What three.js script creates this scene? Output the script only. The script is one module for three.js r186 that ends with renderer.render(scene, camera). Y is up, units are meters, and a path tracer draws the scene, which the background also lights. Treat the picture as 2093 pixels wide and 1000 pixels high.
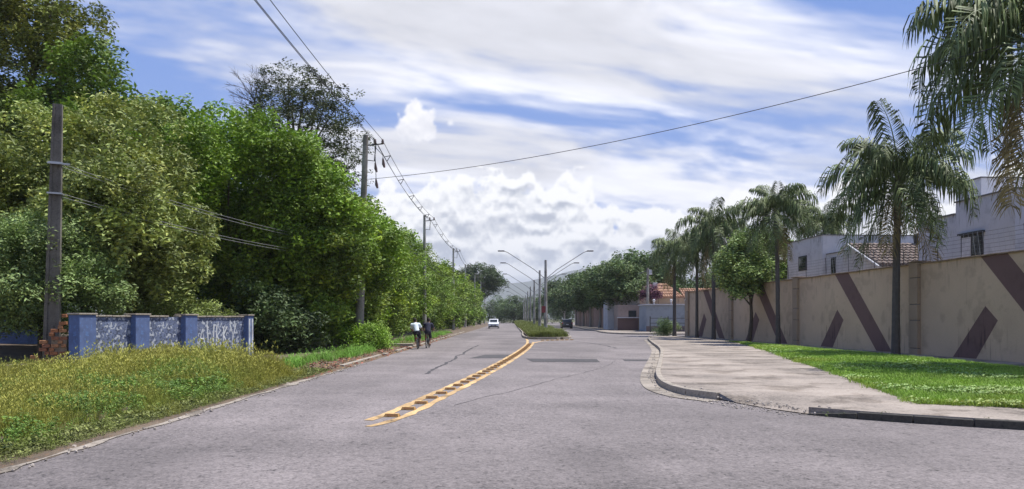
import * as THREE from 'three';
import { mergeGeometries, mergeVertices } from 'three/addons/utils/BufferGeometryUtils.js';
import { MarchingCubes } from 'three/addons/objects/MarchingCubes.js';
import { RoundedBoxGeometry } from 'three/addons/geometries/RoundedBoxGeometry.js';

// ------------------------------------------------------------------ camera, sky, sun, exposure
const scene = new THREE.Scene();
const EYE = 1.6;
const camera = new THREE.PerspectiveCamera(2 * Math.atan(652 / 1550) * 180 / Math.PI, 2093 / 1304, 0.1, 12000);
camera.position.set(0, EYE, 0);
camera.setViewOffset(2093, 1304, 0, 0, 2093, 1000);      // a level phone camera, the lower part of the frame cropped away
const renderer = new THREE.WebGLRenderer({ antialias: true });
renderer.toneMapping = THREE.LinearToneMapping;
renderer.toneMappingExposure = 1.35;
renderer.shadowMap.enabled = true;
const SUN = new THREE.Vector3(0.36, 1, -0.14).normalize();
const sun = new THREE.DirectionalLight(new THREE.Color(1, 0.955, 0.88), 4.9);
sun.position.copy(SUN).multiplyScalar(150).add(new THREE.Vector3(0, 0, -45)); sun.target.position.set(0, 0, -45);
sun.castShadow = true; sun.shadow.mapSize.set(4096, 4096);
Object.assign(sun.shadow.camera, { left: -60, right: 60, top: 90, bottom: -90, near: 1, far: 400 });
scene.add(sun, sun.target);

// ------------------------------------------------------------------ numbers
const V = (x, y, d) => new THREE.Vector3(x, y, -d);       // d: metres ahead of the camera
const rng = (s) => () => { s = (s + 0x6d2b79f5) | 0; let t = Math.imul(s ^ (s >>> 15), 1 | s); t = (t + Math.imul(t ^ (t >>> 7), 61 | t)) ^ t; return ((t ^ (t >>> 14)) >>> 0) / 4294967296; };
const mix = (a, b, t) => a + (b - a) * t, clamp = (x, a = 0, b = 1) => Math.min(b, Math.max(a, x));
const sm = (a, b, x) => { const t = clamp((x - a) / (b - a)); return t * t * (3 - 2 * t); };
const h3 = (x, y, z) => { let h = Math.imul(x, 374761393) + Math.imul(y, 668265263) + Math.imul(z, 1274126177) | 0; h = Math.imul(h ^ (h >>> 13), 1274126177); return ((h ^ (h >>> 16)) >>> 0) / 4294967296; };
function n3(x, y, z) {
  const ix = Math.floor(x), iy = Math.floor(y), iz = Math.floor(z); let fx = x - ix, fy = y - iy, fz = z - iz;
  fx = fx * fx * (3 - 2 * fx); fy = fy * fy * (3 - 2 * fy); fz = fz * fz * (3 - 2 * fz);
  const l = (j, k) => mix(h3(ix, iy + j, iz + k), h3(ix + 1, iy + j, iz + k), fx);
  return mix(mix(l(0, 0), l(1, 0), fy), mix(l(0, 1), l(1, 1), fy), fz);
}
function fbm(x, y, z, o = 4) { let a = 0.5, s = 0, t = 0; for (let i = 0; i < o; i++) { s += a * n3(x, y, z); t += a; a *= 0.5; x = x * 2.03 + 7.1; y = y * 2.03 + 3.7; z = z * 2.03 + 1.9; } return s / t; }
const wrapI = (a, p) => ((a % p) + p) % p;
function pn(x, y, p, s = 0) {                              // periodic value noise
  const ix = Math.floor(x), iy = Math.floor(y); let fx = x - ix, fy = y - iy; fx = fx * fx * (3 - 2 * fx); fy = fy * fy * (3 - 2 * fy);
  const a = wrapI(ix, p), b = wrapI(ix + 1, p), c = wrapI(iy, p), d = wrapI(iy + 1, p);
  return mix(mix(h3(a, c, s), h3(b, c, s), fx), mix(h3(a, d, s), h3(b, d, s), fx), fy);
}
function pf(u, v, p, o = 4, s = 0) { let a = 0.5, r = 0, t = 0; for (let i = 0; i < o; i++) { r += a * pn(u * p, v * p, p, s + i); t += a; a *= 0.55; p *= 2; } return r / t; }

// ------------------------------------------------------------------ the sky: air, high streaky cloud, cumulus round the horizon
function makeSky() {
  const W = 4096, H = 2048, data = new Float32Array(W * H * 4);
  const puffs = [[-7.0, 14.2, 2.1, 1.7], [52, 15.5, 1.7, 1.1], [-64, 13.6, 1.6, 1.2], [118, 14.8, 1.5, 1.1], [-130, 15.0, 1.8, 1.2], [165, 14, 1.6, 1.1]];
  for (let r = 0; r < H; r++) {
    const el = ((r + 0.5) / H - 0.5) * Math.PI, y = Math.sin(el), ce = Math.cos(el), E = el * 180 / Math.PI;
    for (let c = 0; c < W; c++) {
      const o = (r * W + c) * 4; data[o + 3] = 1;
      if (E < -0.6) { data[o] = 0.30; data[o + 1] = 0.30; data[o + 2] = 0.29; continue; }
      const a = ((c + 0.5) / W - 0.5) * 2 * Math.PI, x = Math.cos(a) * ce, z = Math.sin(a) * ce, A = (a + Math.PI / 2) * 180 / Math.PI, Az = A > 180 ? A - 360 : A;
      // air
      const t = sm(0, 38, E);
      let R = mix(0.20, 0.085, t), G = mix(0.315, 0.195, t), B = mix(0.63, 0.54, t);
      // high cloud on a plane, drawn out along one direction
      const k = 1 / (y + 0.13), px = x * k, pz = z * k, s = (px * 0.93 - pz * 0.36), q = (px * 0.36 + pz * 0.93);
      const wx = fbm(s * 0.8, q * 0.8, 3.3, 3) - 0.5;
      let f = fbm(s * 0.75 + wx * 1.5 + 4.7, q * 1.7 + wx * 1.9, 21.5, 6);
      const fine = fbm(s * 2.6 + wx * 4, q * 9.5 + wx * 5, 4.2, 5);
      const det = fbm(s * 8 + wx * 9, q * 15 + wx * 6, 2.7, 4);
      f = f + 0.34 * (fine - 0.5) + 0.20 * (det - 0.5) + 0.085 * Math.sin((Az + 10) * Math.PI / 30);
      const cov = sm(0.40, 0.70, f) * 0.97;
      const grey = 0.80 + 0.24 * sm(0.36, 0.62, fbm(s * 1.3 + 9 + wx * 2, q * 3.2, 7.7, 5)) + 0.24 * (fine - 0.5) + 0.16 * (det - 0.5);
      R = mix(R, 0.75 * grey, cov); G = mix(G, 0.755 * grey, cov); B = mix(B, 0.81 * grey, cov);
      if (E < 21) {
        // cumulus banks: heaped noise under an uneven top line
        const X = x / ce * 9, Z = z / ce * 9, e = E * 0.157;
        const big = fbm(X * 0.9, 2.2, Z * 0.9, 3), pk = Math.exp(-((Az - 4.9) ** 2) / 5) * 1.7 + Math.exp(-((Az - 11.2) ** 2) / 5) * 0.9 - 1.2 * Math.exp(-((Az - 8.3) ** 2) / 3);
        const top = 9.0 + 5.0 * (big - 0.5) + pk;
        const bil = (ee, o = 5) => { let s1 = 0, am = 0.5, fr = 1; for (let i = 0; i < o; i++) { s1 += am * Math.abs(2 * n3(X * fr * 2.4 + i * 5, ee * fr * 2.9 + i, Z * fr * 2.4) - 1); am *= 0.52; fr *= 2.05; } return 1 - s1 * 1.5; };
        const b0 = bil(e), dens = (top - E) / 2.6 + (b0 - 0.45) * 1.7;
        const al = sm(0.0, 0.22, dens);
        if (al > 0) {
          const b1 = bil(e + 0.07), shd = fbm(X * 1.5 + 3, e * 2.2, Z * 1.5, 4), lit = clamp(0.58 + (b0 - b1) * 2.6 + (b0 - 0.42) * 0.75 + 0.40 * sm(1.0, 0, dens) + 1.5 * (shd - 0.5));
          const low = sm(7.5, 0.5, E) * (0.8 + 0.7 * (fbm(X * 0.7, e * 2, Z * 0.7 + 4, 3) - 0.5));
          const cr = mix(mix(0.37, 0.85, lit), 0.36, low * 0.62), cg = mix(mix(0.40, 0.85, lit), 0.41, low * 0.62), cb = mix(mix(0.475, 0.86, lit), 0.52, low * 0.62);
          R = mix(R, cr, al); G = mix(G, cg, al); B = mix(B, cb, al);
        }
        for (const [pa, pe, ra, re] of puffs) {
          let da = Az - pa; if (Math.abs(da) > 4) continue;
          const dd = 1 - Math.hypot(da / ra, (E - pe) / re) + (fbm(X * 7, e * 7, Z * 7, 5) - 0.5) * 1.7 - 0.05, m = sm(0, 0.30, dd);
          const l = clamp(0.66 + 0.30 * (E - pe) / re + 1.4 * (fbm(X * 5, e * 5, Z * 5, 4) - fbm(X * 5, e * 5 + 0.35, Z * 5, 4)));
          R = mix(R, mix(0.50, 0.84, l), m); G = mix(G, mix(0.52, 0.83, l), m); B = mix(B, mix(0.60, 0.85, l), m);
        }
      }
      const hz = sm(3.5, -0.5, E) * 0.5;
      R = mix(R, 0.37, hz); G = mix(G, 0.43, hz); B = mix(B, 0.55, hz);
      data[o] = R; data[o + 1] = G; data[o + 2] = B;
    }
  }
  const tx = new THREE.DataTexture(data, W, H, THREE.RGBAFormat, THREE.FloatType);
  tx.mapping = THREE.EquirectangularReflectionMapping; tx.magFilter = THREE.LinearFilter; tx.needsUpdate = true;
  return tx;
}
scene.background = makeSky(); scene.environment = scene.background;

// ------------------------------------------------------------------ textures (albedo variation around a base colour; uv in metres)
const toS = (x) => (x <= 0.0031308 ? x * 12.92 : 1.055 * Math.pow(x, 1 / 2.4) - 0.055);
function tex(size, metres, fn, srgb = true) {
  const d = new Uint8Array(size * size * 4);
  for (let j = 0; j < size; j++) for (let i = 0; i < size; i++) {
    const v = fn(i / size, j / size), o = (j * size + i) * 4;
    for (let c = 0; c < 3; c++) { const q = Array.isArray(v) ? v[c] : v; d[o + c] = Math.round(255 * clamp(srgb ? toS(clamp(q)) : q)); }
    d[o + 3] = 255;
  }
  const t = new THREE.DataTexture(d, size, size); t.wrapS = t.wrapT = THREE.RepeatWrapping; t.magFilter = THREE.LinearFilter; t.minFilter = THREE.LinearMipmapLinearFilter; t.generateMipmaps = true;
  if (srgb) t.colorSpace = THREE.SRGBColorSpace;
  t.repeat.set(1 / metres, 1 / metres); t.needsUpdate = true; return t;
}
const asphaltFn = (u, v) => {
  const g = pn(u * 512, v * 512, 512, 1), g2 = pn(u * 256, v * 256, 256, 2), m = pf(u, v, 6, 5, 20);
  const g3 = pn(u * 128, v * 128, 128, 3);
  let k = 0.36 + 0.30 * g + 0.26 * g2 + 0.16 * (g3 - 0.5) + 0.36 * (m - 0.5);
  if (g2 > 0.88) k += 0.40; if (g < 0.12) k -= 0.24; if (g3 < 0.14) k -= 0.14;
  return k * 1.12;
};
const T = {
  asphalt: tex(1024, 7, (u, v) => { const k = asphaltFn(u, v); return [k * 1.01, k, k * 1.01]; }),
  asphaltBump: tex(1024, 7, asphaltFn, false),
  concrete: tex(1024, 5, (u, v) => { const m = pf(u, v, 5, 6, 30), f = pn(u * 400, v * 400, 400, 4), st = sm(0.50, 0.72, pf(u, v, 7, 5, 40)); const k = 0.58 + 0.75 * (m - 0.3) + 0.22 * (f - 0.5) + 0.24 * (pn(u * 180, v * 180, 180, 6) - 0.5) - 0.30 * st - 0.22 * sm(0.80, 0.92, pn(u * 90, v * 90, 90, 7)); return [k, k * (0.985 - 0.03 * st), k * (0.96 - 0.07 * st)]; }),
  fine: tex(512, 2, (u, v) => 0.62 + 0.38 * pf(u, v, 24, 4, 50), false),
  plaster: tex(1024, 6, (u, v) => { const m = pf(u, v, 4, 5, 60), run = pf(u, v * 0.125, 64, 2, 66), f = pn(u * 512, v * 512, 512, 5); const k = 0.78 + 0.24 * (m - 0.5) + 0.12 * (f - 0.5) - 0.30 * sm(0.60, 0.85, run) * sm(0.35, 0.7, pf(u, v, 3, 3, 61)) - 0.12 * sm(0.55, 0.75, pf(u, v, 11, 4, 63)); return [k, k * 0.99, k * 0.975]; }),
  dirt: tex(1024, 4, (u, v) => { const m = pf(u, v, 6, 6, 70), f = pn(u * 300, v * 300, 300, 8), l = sm(0.72, 0.8, pn(u * 120, v * 120, 120, 9)); const k = 0.35 + 0.7 * (m - 0.2) + 0.25 * (f - 0.5); return [k + 0.20 * l, k * 0.95 + 0.08 * l, k * 0.9]; }),
  bark: tex(512, 1.2, (u, v) => 0.42 + 0.62 * (0.6 * pf(u, v * 0.25, 32, 3, 80) + 0.4 * pf(u, v, 12, 3, 84))),
  flake: tex(1024, 1.6, (u, v) => { const a = pf(u, v, 20, 3, 90), b = pf(u, v, 34, 3, 95), c = pf(u, v, 6, 3, 99); if (a > 0.61) return [0.42, 0.45, 0.50]; if (b < 0.41) return [0.06, 0.075, 0.12]; const k = 0.8 + 0.5 * (c - 0.5); return [0.16 * k, 0.20 * k, 0.32 * k]; }),
  paint: tex(512, 2, (u, v) => { const a = pf(u, v, 8, 5, 110), b = pf(u, v, 30, 2, 115); const k = 0.75 + 0.6 * (a - 0.5); return b > 0.70 ? [0.8, 0.95, 1] : k; }),
};
const map = (t, o = {}) => ({ map: t, ...o });
const std = (rgb, o = {}) => new THREE.MeshStandardMaterial({ color: new THREE.Color().setRGB(...rgb), roughness: 0.9, ...o });
const leafMat = (rgb, tr = 0.38) => new THREE.MeshPhysicalMaterial({ color: new THREE.Color().setRGB(...rgb.map((c) => c * 1.08)), roughness: 0.66, transmission: tr * 0.66, thickness: 0, vertexColors: true, side: THREE.DoubleSide, specularIntensity: 0.5 });
const M = {
  asphalt: std([0.252, 0.222, 0.214], { map: T.asphalt, bumpMap: T.asphaltBump, bumpScale: 0.006, vertexColors: true, roughness: 0.88 }),
  patch: std([0.080, 0.075, 0.077], { map: T.asphalt, bumpMap: T.asphaltBump, bumpScale: 0.008 }),
  ground: std([0.15, 0.16, 0.07], { map: T.dirt }),
  dirt: std([0.21, 0.165, 0.12], { map: T.dirt, bumpMap: T.dirt, bumpScale: 0.02 }),
  turf: std([0.12, 0.16, 0.04], { map: T.dirt, bumpMap: T.dirt, bumpScale: 0.02 }),
  walk: std([0.350, 0.302, 0.262], { map: T.concrete, bumpMap: T.concrete, bumpScale: 0.006, vertexColors: true }),
  kerbGrimeShade: std([0.080, 0.074, 0.062], { map: T.concrete, bumpMap: T.fine, bumpScale: 0.01 }),  // road grime, with the shade of the kerb face painted into the colour
  kerb: std([0.44, 0.39, 0.33], { map: T.concrete, bumpMap: T.fine, bumpScale: 0.006 }),
  gutter: std([0.38, 0.335, 0.285], { map: T.concrete, bumpMap: T.fine, bumpScale: 0.008 }),
  yellow: std([0.74, 0.50, 0.235], { map: T.concrete, roughness: 0.75 }),
  stud: std([0.78, 0.48, 0.18], { map: T.concrete, roughness: 0.6 }),
  studLens: std([0.20, 0.09, 0.03], { roughness: 0.3 }),
  tan: std([0.66, 0.50, 0.345], { map: T.plaster, bumpMap: T.fine, bumpScale: 0.004 }),
  tanDark: std([0.46, 0.35, 0.245], { map: T.plaster, bumpMap: T.fine, bumpScale: 0.004 }),
  maroon: std([0.20, 0.118, 0.106], { map: T.plaster, bumpMap: T.fine, bumpScale: 0.003 }),
  coping: std([0.36, 0.27, 0.19], { map: T.concrete, bumpMap: T.fine, bumpScale: 0.008 }),
  pole: std([0.36, 0.34, 0.31], { map: T.concrete, bumpMap: T.fine, bumpScale: 0.004 }),
  poleDark: std([0.20, 0.185, 0.165], { map: T.concrete, bumpMap: T.fine, bumpScale: 0.006 }),
  polePale: std([0.50, 0.49, 0.46], { map: T.concrete, bumpMap: T.fine, bumpScale: 0.003 }),
  iron: std([0.06, 0.06, 0.065], { roughness: 0.55, metalness: 0.4 }),
  galv: std([0.42, 0.43, 0.45], { roughness: 0.45, metalness: 0.7 }),
  cable: std([0.035, 0.035, 0.04], { roughness: 0.7 }),
  cablePale: std([0.30, 0.30, 0.30], { roughness: 0.5, metalness: 0.4 }),
  porcelain: std([0.10, 0.06, 0.05], { roughness: 0.3 }),
  blue: std([0.130, 0.190, 0.38], { map: T.paint, bumpMap: T.fine, bumpScale: 0.004 }),
  flake: std([1, 1, 1], { map: T.flake, bumpMap: T.flake, bumpScale: 0.025 }),
  graffiti: std([0.74, 0.76, 0.78], { map: T.paint, roughness: 0.8 }),
  brick: [std([0.46, 0.19, 0.085], { map: T.concrete }), std([0.52, 0.25, 0.12], { map: T.concrete }), std([0.38, 0.16, 0.09], { map: T.concrete })],
  bark: std([0.11, 0.085, 0.06], { map: T.bark, bumpMap: T.bark, bumpScale: 0.03 }),
  barkPale: std([0.50, 0.45, 0.40], { map: T.bark, bumpMap: T.bark, bumpScale: 0.02 }),
  palmBark: std([0.13, 0.115, 0.10], { map: T.bark, bumpMap: T.bark, bumpScale: 0.02 }),
  white: std([0.62, 0.63, 0.68], { map: T.plaster, bumpMap: T.fine, bumpScale: 0.002 }),
  white2: std([0.70, 0.70, 0.74], { map: T.plaster }),
  greyWall: std([0.33, 0.37, 0.42], { map: T.plaster }),
  capDark: std([0.16, 0.16, 0.17], { map: T.concrete }),
  glass: std([0.02, 0.025, 0.03], { roughness: 0.06, metalness: 0.0 }),
  frame: std([0.03, 0.03, 0.035], { roughness: 0.5 }),
  tile: [std([0.215, 0.165, 0.14], { map: T.concrete }), std([0.18, 0.14, 0.12], { map: T.concrete }), std([0.26, 0.20, 0.17], { map: T.concrete })],
  tileOr: [std([0.46, 0.265, 0.17], { map: T.concrete }), std([0.40, 0.22, 0.135], { map: T.concrete })],
  hill: std([0.05, 0.075, 0.04], { map: T.dirt }),
};
for (const t of Object.values(T)) t.anisotropy = 8;

// ------------------------------------------------------------------ naming
const taken = {};
function numbered(n) { const k = taken[n] = (taken[n] ?? -1) + 1; return k ? n + '_' + String(k).padStart(3, '0') : n; }
function shade(o) { o.traverse((c) => { if (c.isMesh) c.castShadow = c.receiveShadow = true; }); return o; }
function thing(name, label, category, group, pos) {
  const o = new THREE.Group(); o.name = numbered(name); o.userData = { label, category }; if (group) o.userData.group = group;
  if (pos) o.position.copy(pos); scene.add(o); return o;
}
function part(name, geo, mat, parent, extra) { const m = new THREE.Mesh(geo, mat); m.name = name; if (extra) Object.assign(m.userData, extra); m.castShadow = m.receiveShadow = true; parent.add(m); return m; }
function solo(name, geo, mat, label, category, group, pos) { const m = part(numbered(name), geo, mat, scene, { label, category }); if (group) m.userData.group = group; if (pos) m.position.copy(pos); return m; }
function struct(name, geo, mat, label) { return part(numbered(name), geo, mat, scene, { kind: 'structure', ...(label ? { label } : {}) }); }
function copy(src, label, pos, turn = 0, scale = 1) { const c = src.clone(); c.name = numbered(src.name.replace(/_\d{3}$/, '')); c.userData = { ...src.userData, label }; c.position.copy(pos); c.rotation.y = turn; if (scale.isVector3) c.scale.copy(scale); else c.scale.setScalar(scale); scene.add(c); return c; }

// ------------------------------------------------------------------ geometry
function metreUV(g) {
  if (g.index) g = g.toNonIndexed();
  const p = g.attributes.position, uv = new Float32Array(p.count * 2), a = new THREE.Vector3(), b = new THREE.Vector3(), c = new THREE.Vector3();
  for (let i = 0; i < p.count; i += 3) {
    a.fromBufferAttribute(p, i); b.fromBufferAttribute(p, i + 1); c.fromBufferAttribute(p, i + 2);
    const n = b.clone().sub(a).cross(c.clone().sub(a)), ax = Math.abs(n.x), ay = Math.abs(n.y), az = Math.abs(n.z);
    [a, b, c].forEach((q, k) => { const o = (i + k) * 2; if (ay >= ax && ay >= az) { uv[o] = q.x; uv[o + 1] = q.z; } else if (ax >= az) { uv[o] = q.z; uv[o + 1] = q.y; } else { uv[o] = q.x; uv[o + 1] = q.y; } });
  }
  g.setAttribute('uv', new THREE.BufferAttribute(uv, 2)); return g;
}
function merged(list) { const l = list.map((g) => { const n = g.index ? g.toNonIndexed() : g; for (const k of Object.keys(n.attributes)) if (!['position', 'normal', 'uv'].includes(k)) n.deleteAttribute(k); return n; }); return mergeGeometries(l); }
const box = (w, h, d, x = 0, y = 0, z = 0) => metreUV(new THREE.BoxGeometry(w, h, d).translate(x, y, z));
const rbox = (w, h, d, r, x = 0, y = 0, z = 0) => metreUV(new RoundedBoxGeometry(w, h, d, 2, r).translate(x, y, z));
function tube(pts, rads, sides = 8, cap = true) {           // round bar of varying thickness
  const P = [], N = [], U = [], I = [], n = pts.length; let ref = null, len = 0;
  for (let i = 0; i < n; i++) {
    const t = pts[Math.min(n - 1, i + 1)].clone().sub(pts[Math.max(0, i - 1)]).normalize();
    if (!ref) ref = Math.abs(t.y) < 0.9 ? new THREE.Vector3(0, 1, 0) : new THREE.Vector3(1, 0, 0);
    const u = ref.clone().sub(t.clone().multiplyScalar(ref.dot(t))).normalize(), v = t.clone().cross(u); ref = u;
    if (i) len += pts[i].distanceTo(pts[i - 1]);
    const r = Array.isArray(rads) ? rads[i] : rads;
    for (let k = 0; k <= sides; k++) { const a = k / sides * Math.PI * 2, c = Math.cos(a), s = Math.sin(a); const nx = u.x * c + v.x * s, ny = u.y * c + v.y * s, nz = u.z * c + v.z * s; P.push(pts[i].x + nx * r, pts[i].y + ny * r, pts[i].z + nz * r); N.push(nx, ny, nz); U.push(k / sides * 1.0, len); }
  }
  for (let i = 0; i < n - 1; i++) for (let k = 0; k < sides; k++) { const a = i * (sides + 1) + k, b = a + sides + 1; I.push(a, a + 1, b, a + 1, b + 1, b); }
  if (cap) for (const e of [0, n - 1]) { const c = P.length / 3, t = pts[e].clone().sub(pts[e ? e - 1 : 1]).normalize(); P.push(pts[e].x, pts[e].y, pts[e].z); N.push(t.x, t.y, t.z); U.push(0, 0); const base = c + 1; for (let k = 0; k <= sides; k++) { const q = e * (sides + 1) + k; P.push(P[q * 3], P[q * 3 + 1], P[q * 3 + 2]); N.push(t.x, t.y, t.z); U.push(0, 0); } for (let k = 0; k < sides; k++) e ? I.push(c, base + k, base + k + 1) : I.push(c, base + k + 1, base + k); }
  const g = new THREE.BufferGeometry();
  g.setAttribute('position', new THREE.Float32BufferAttribute(P, 3)); g.setAttribute('normal', new THREE.Float32BufferAttribute(N, 3)); g.setAttribute('uv', new THREE.Float32BufferAttribute(U, 2)); g.setIndex(I);
  return g.toNonIndexed();
}
function flat(pts, y = 0) {                                 // polygon of [x, d] lying at height y, facing up
  const s = new THREE.Shape(pts.map(([x, d]) => new THREE.Vector2(x, d))), g = new THREE.ShapeGeometry(s); g.rotateX(-Math.PI / 2); g.translate(0, y, 0); return metreUV(g);
}
function slab(pts, y0, y1) { const s = new THREE.Shape(pts.map(([x, d]) => new THREE.Vector2(x, d))), g = new THREE.ExtrudeGeometry(s, { depth: y1 - y0, bevelEnabled: false }); g.rotateX(-Math.PI / 2); g.translate(0, y0, 0); return metreUV(g); }
function sheet(xs, ds, hf, colf) {                          // grid over [x] by [d] with height and tint
  const P = [], C = [], U = [], I = [];
  for (const d of ds) for (const x of xs) { P.push(x, hf(x, d), -d); U.push(x, d); if (colf) C.push(...colf(x, d)); }
  const w = xs.length; for (let j = 0; j < ds.length - 1; j++) for (let i = 0; i < w - 1; i++) { const a = j * w + i; I.push(a, a + 1, a + w, a + 1, a + w + 1, a + w); }
  const g = new THREE.BufferGeometry(); g.setAttribute('position', new THREE.Float32BufferAttribute(P, 3)); g.setAttribute('uv', new THREE.Float32BufferAttribute(U, 2)); if (colf) g.setAttribute('color', new THREE.Float32BufferAttribute(C, 3)); g.setIndex(I); g.computeVertexNormals(); return g;
}
const steps = (a, b, s) => { const o = []; for (let x = a; x < b - 1e-6; x += s) o.push(x); o.push(b); return o; };
const inside = (pts, x, d) => { let r = false; for (let i = 0, j = pts.length - 1; i < pts.length; j = i++) { const [xi, yi] = pts[i], [xj, yj] = pts[j]; if ((yi > d) !== (yj > d) && x < (xj - xi) * (d - yi) / (yj - yi) + xi) r = !r; } return r; };

// ------------------------------------------------------------------ ground, road, pavement
const wallX = (d) => 18.42 - 0.048 * d;
const leftH = (x, d) => 0.012 + 0.05 * sm(-5.6, -6.6, x) + 0.05 * (fbm(x * 0.8, d * 0.8, 1.5, 3) - 0.5) * sm(-5.5, -6.5, x) + 0.42 * sm(-15.5, -21, x) * sm(70, 40, d) ;
struct('ground', new THREE.PlaneGeometry(14000, 14000, 1, 1).rotateX(-Math.PI / 2).translate(0, -0.03, -3000), M.ground);
M.ground.map = T.dirt.clone(); M.ground.map.repeat.set(2000, 2000);
{
  const xs = [...steps(-5.6, 12, 0.4), ...steps(13, 70, 3)], ds = [...steps(-8, 40, 0.4), ...steps(41, 120, 1.5), ...steps(124, 330, 6)];
  const wear = (x, d) => {
    let k = 0.88 + 0.52 * (fbm(x * 0.35, d * 0.22, 5, 4) - 0.5) + 0.32 * (fbm(x * 1.7, d * 0.8, 9, 3) - 0.5);
    const tr = (c) => Math.exp(-((x - c) ** 2) / 0.22); k *= 1 + 0.07 * (tr(-4.4) + tr(-2.7));
    k *= 1 - 0.20 * sm(0.60, 0.72, fbm(x * 0.28 + 3, d * 0.12, 2.2, 3));
    return [k, k, k];
  };
  struct('road', sheet(xs, ds, () => 0, wear), M.asphalt);
}
// left verge: bare earth under grass and trees
{
  const xs = [...steps(-60, -20, 4), ...steps(-18, -7, 0.7), ...steps(-6.6, -5.35, 0.16)], ds = [...steps(-8, 60, 0.35), ...steps(62, 330, 4)];
  const g = sheet(xs, ds, (x, d) => leftH(x, d) - 0.03 * sm(-5.55, -5.35, x) + 0.02, null), p = g.attributes.position;
  for (let i = 0; i < p.count; i++) { const x = p.getX(i), d = -p.getZ(i); if (x > -6.7) p.setX(i, x + (fbm(d * 0.7, 1.5, 3, 4) - 0.5) * 0.35); }
  g.computeVertexNormals(); struct('verge', g, M.dirt);
}
struct('gutter', (() => { const g = sheet([-5.60, -5.50, -5.38, -5.28], steps(-6, 26, 0.25), (x) => (x < -5.55 ? 0.03 : 0.012 - 0.006 * (x + 5.5)), null), p = g.attributes.position; for (let i = 0; i < p.count; i++) { const d = -p.getZ(i); p.setX(i, p.getX(i) + (0.14 * (fbm(d * 0.8, 4, 2, 4) - 0.5)) + (p.getX(i) > -5.45 ? 0.26 * (fbm(d * 1.9, 8, 5, 4) - 0.52) : 0)); } g.computeVertexNormals(); return g; })(), M.gutter);
// right pavement with its kerb line; the kerb is lowered round the corner
const kerbA = [[17.5, 63.0], [13.6, 64.0], [11.6, 62.5], [10.4, 57.5], [9.0, 48.5], [7.4, 37.6], [5.0, 25.6], [4.05, 21], [3.62, 18.2], [3.56, 16.8], [3.75, 15.6], [4.1, 15.0]];
const kerbB = [[4.95, 12.65], [5.8, 11.9], [7.35, 10.95], [10, 9.75], [14, 8.0], [19, 5.8], [30, 1.0], [46, -6]];
const ramp = [[4.1, 15.0], [4.25, 14.4], [4.42, 13.8], [4.65, 13.2], [4.95, 12.65]], rampIn = [[4.1, 15.0], [5.2, 15.0], [5.9, 14.2], [6.0, 13.2], [4.95, 12.65]];
const walkPoly = [...kerbA, ...rampIn.slice(1, -1), ...kerbB, [46, 12], [19.5, 12], [wallX(63) + 1.2, 63]];
{
  const xs = steps(3.2, 46, 0.5), g = slab(walkPoly, -0.02, 0.13), pos = g.attributes.position, C = new Float32Array(pos.count * 3).fill(1); g.setAttribute('color', new THREE.BufferAttribute(C, 3));
  M.walk.vertexColors = false; g.deleteAttribute('color'); struct('pavement', g, M.walk);
  const P = [], I = [];
  ramp.forEach(([x, d], i) => { P.push(x, 0.016, -d, rampIn[i][0], 0.131, -rampIn[i][1]); if (i) { const a = i * 2; I.push(a - 2, a, a - 1, a, a + 1, a - 1); } });
  const r = new THREE.BufferGeometry(); r.setAttribute('position', new THREE.Float32BufferAttribute(P, 3)); r.setIndex(I); r.computeVertexNormals(); struct('pavement_ramp', metreUV(r), M.walk);
}
function along(pts, step) { const c = new THREE.CatmullRomCurve3(pts.map(([x, d]) => V(x, 0, d)), false, 'centripetal'), n = Math.round(c.getLength() / step); return Array.from({ length: n + 1 }, (_, i) => c.getPointAt(i / n)); }
function kerbStones(owner, pts, step, r, skip = 0, h = 0.15, wdt = 0.14, mat = M.kerb, rough = 1) {
  const q = along(pts, step);
  for (let i = 0; i < q.length - 1; i++) {
    if (r() < skip) continue;
    const a = q[i], b = q[i + 1], L = a.distanceTo(b), m = part('kerb_stone', rbox(wdt, h + 0.06, L - 0.012, 0.018), mat, owner);
    m.position.copy(a).lerp(b, 0.5); m.position.y = (h - 0.06) / 2 + (r() - 0.6) * 0.012 * rough; m.position.x += (r() - 0.5) * 0.006 * rough; m.rotation.set((r() - 0.5) * 0.02, Math.atan2(b.x - a.x, b.z - a.z), (r() - 0.5) * 0.04 * rough, 'YXZ'); if (rough > 1 && i === 0) { m.position.y -= 0.055; m.rotation.x = -0.09; }
  }
}
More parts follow.
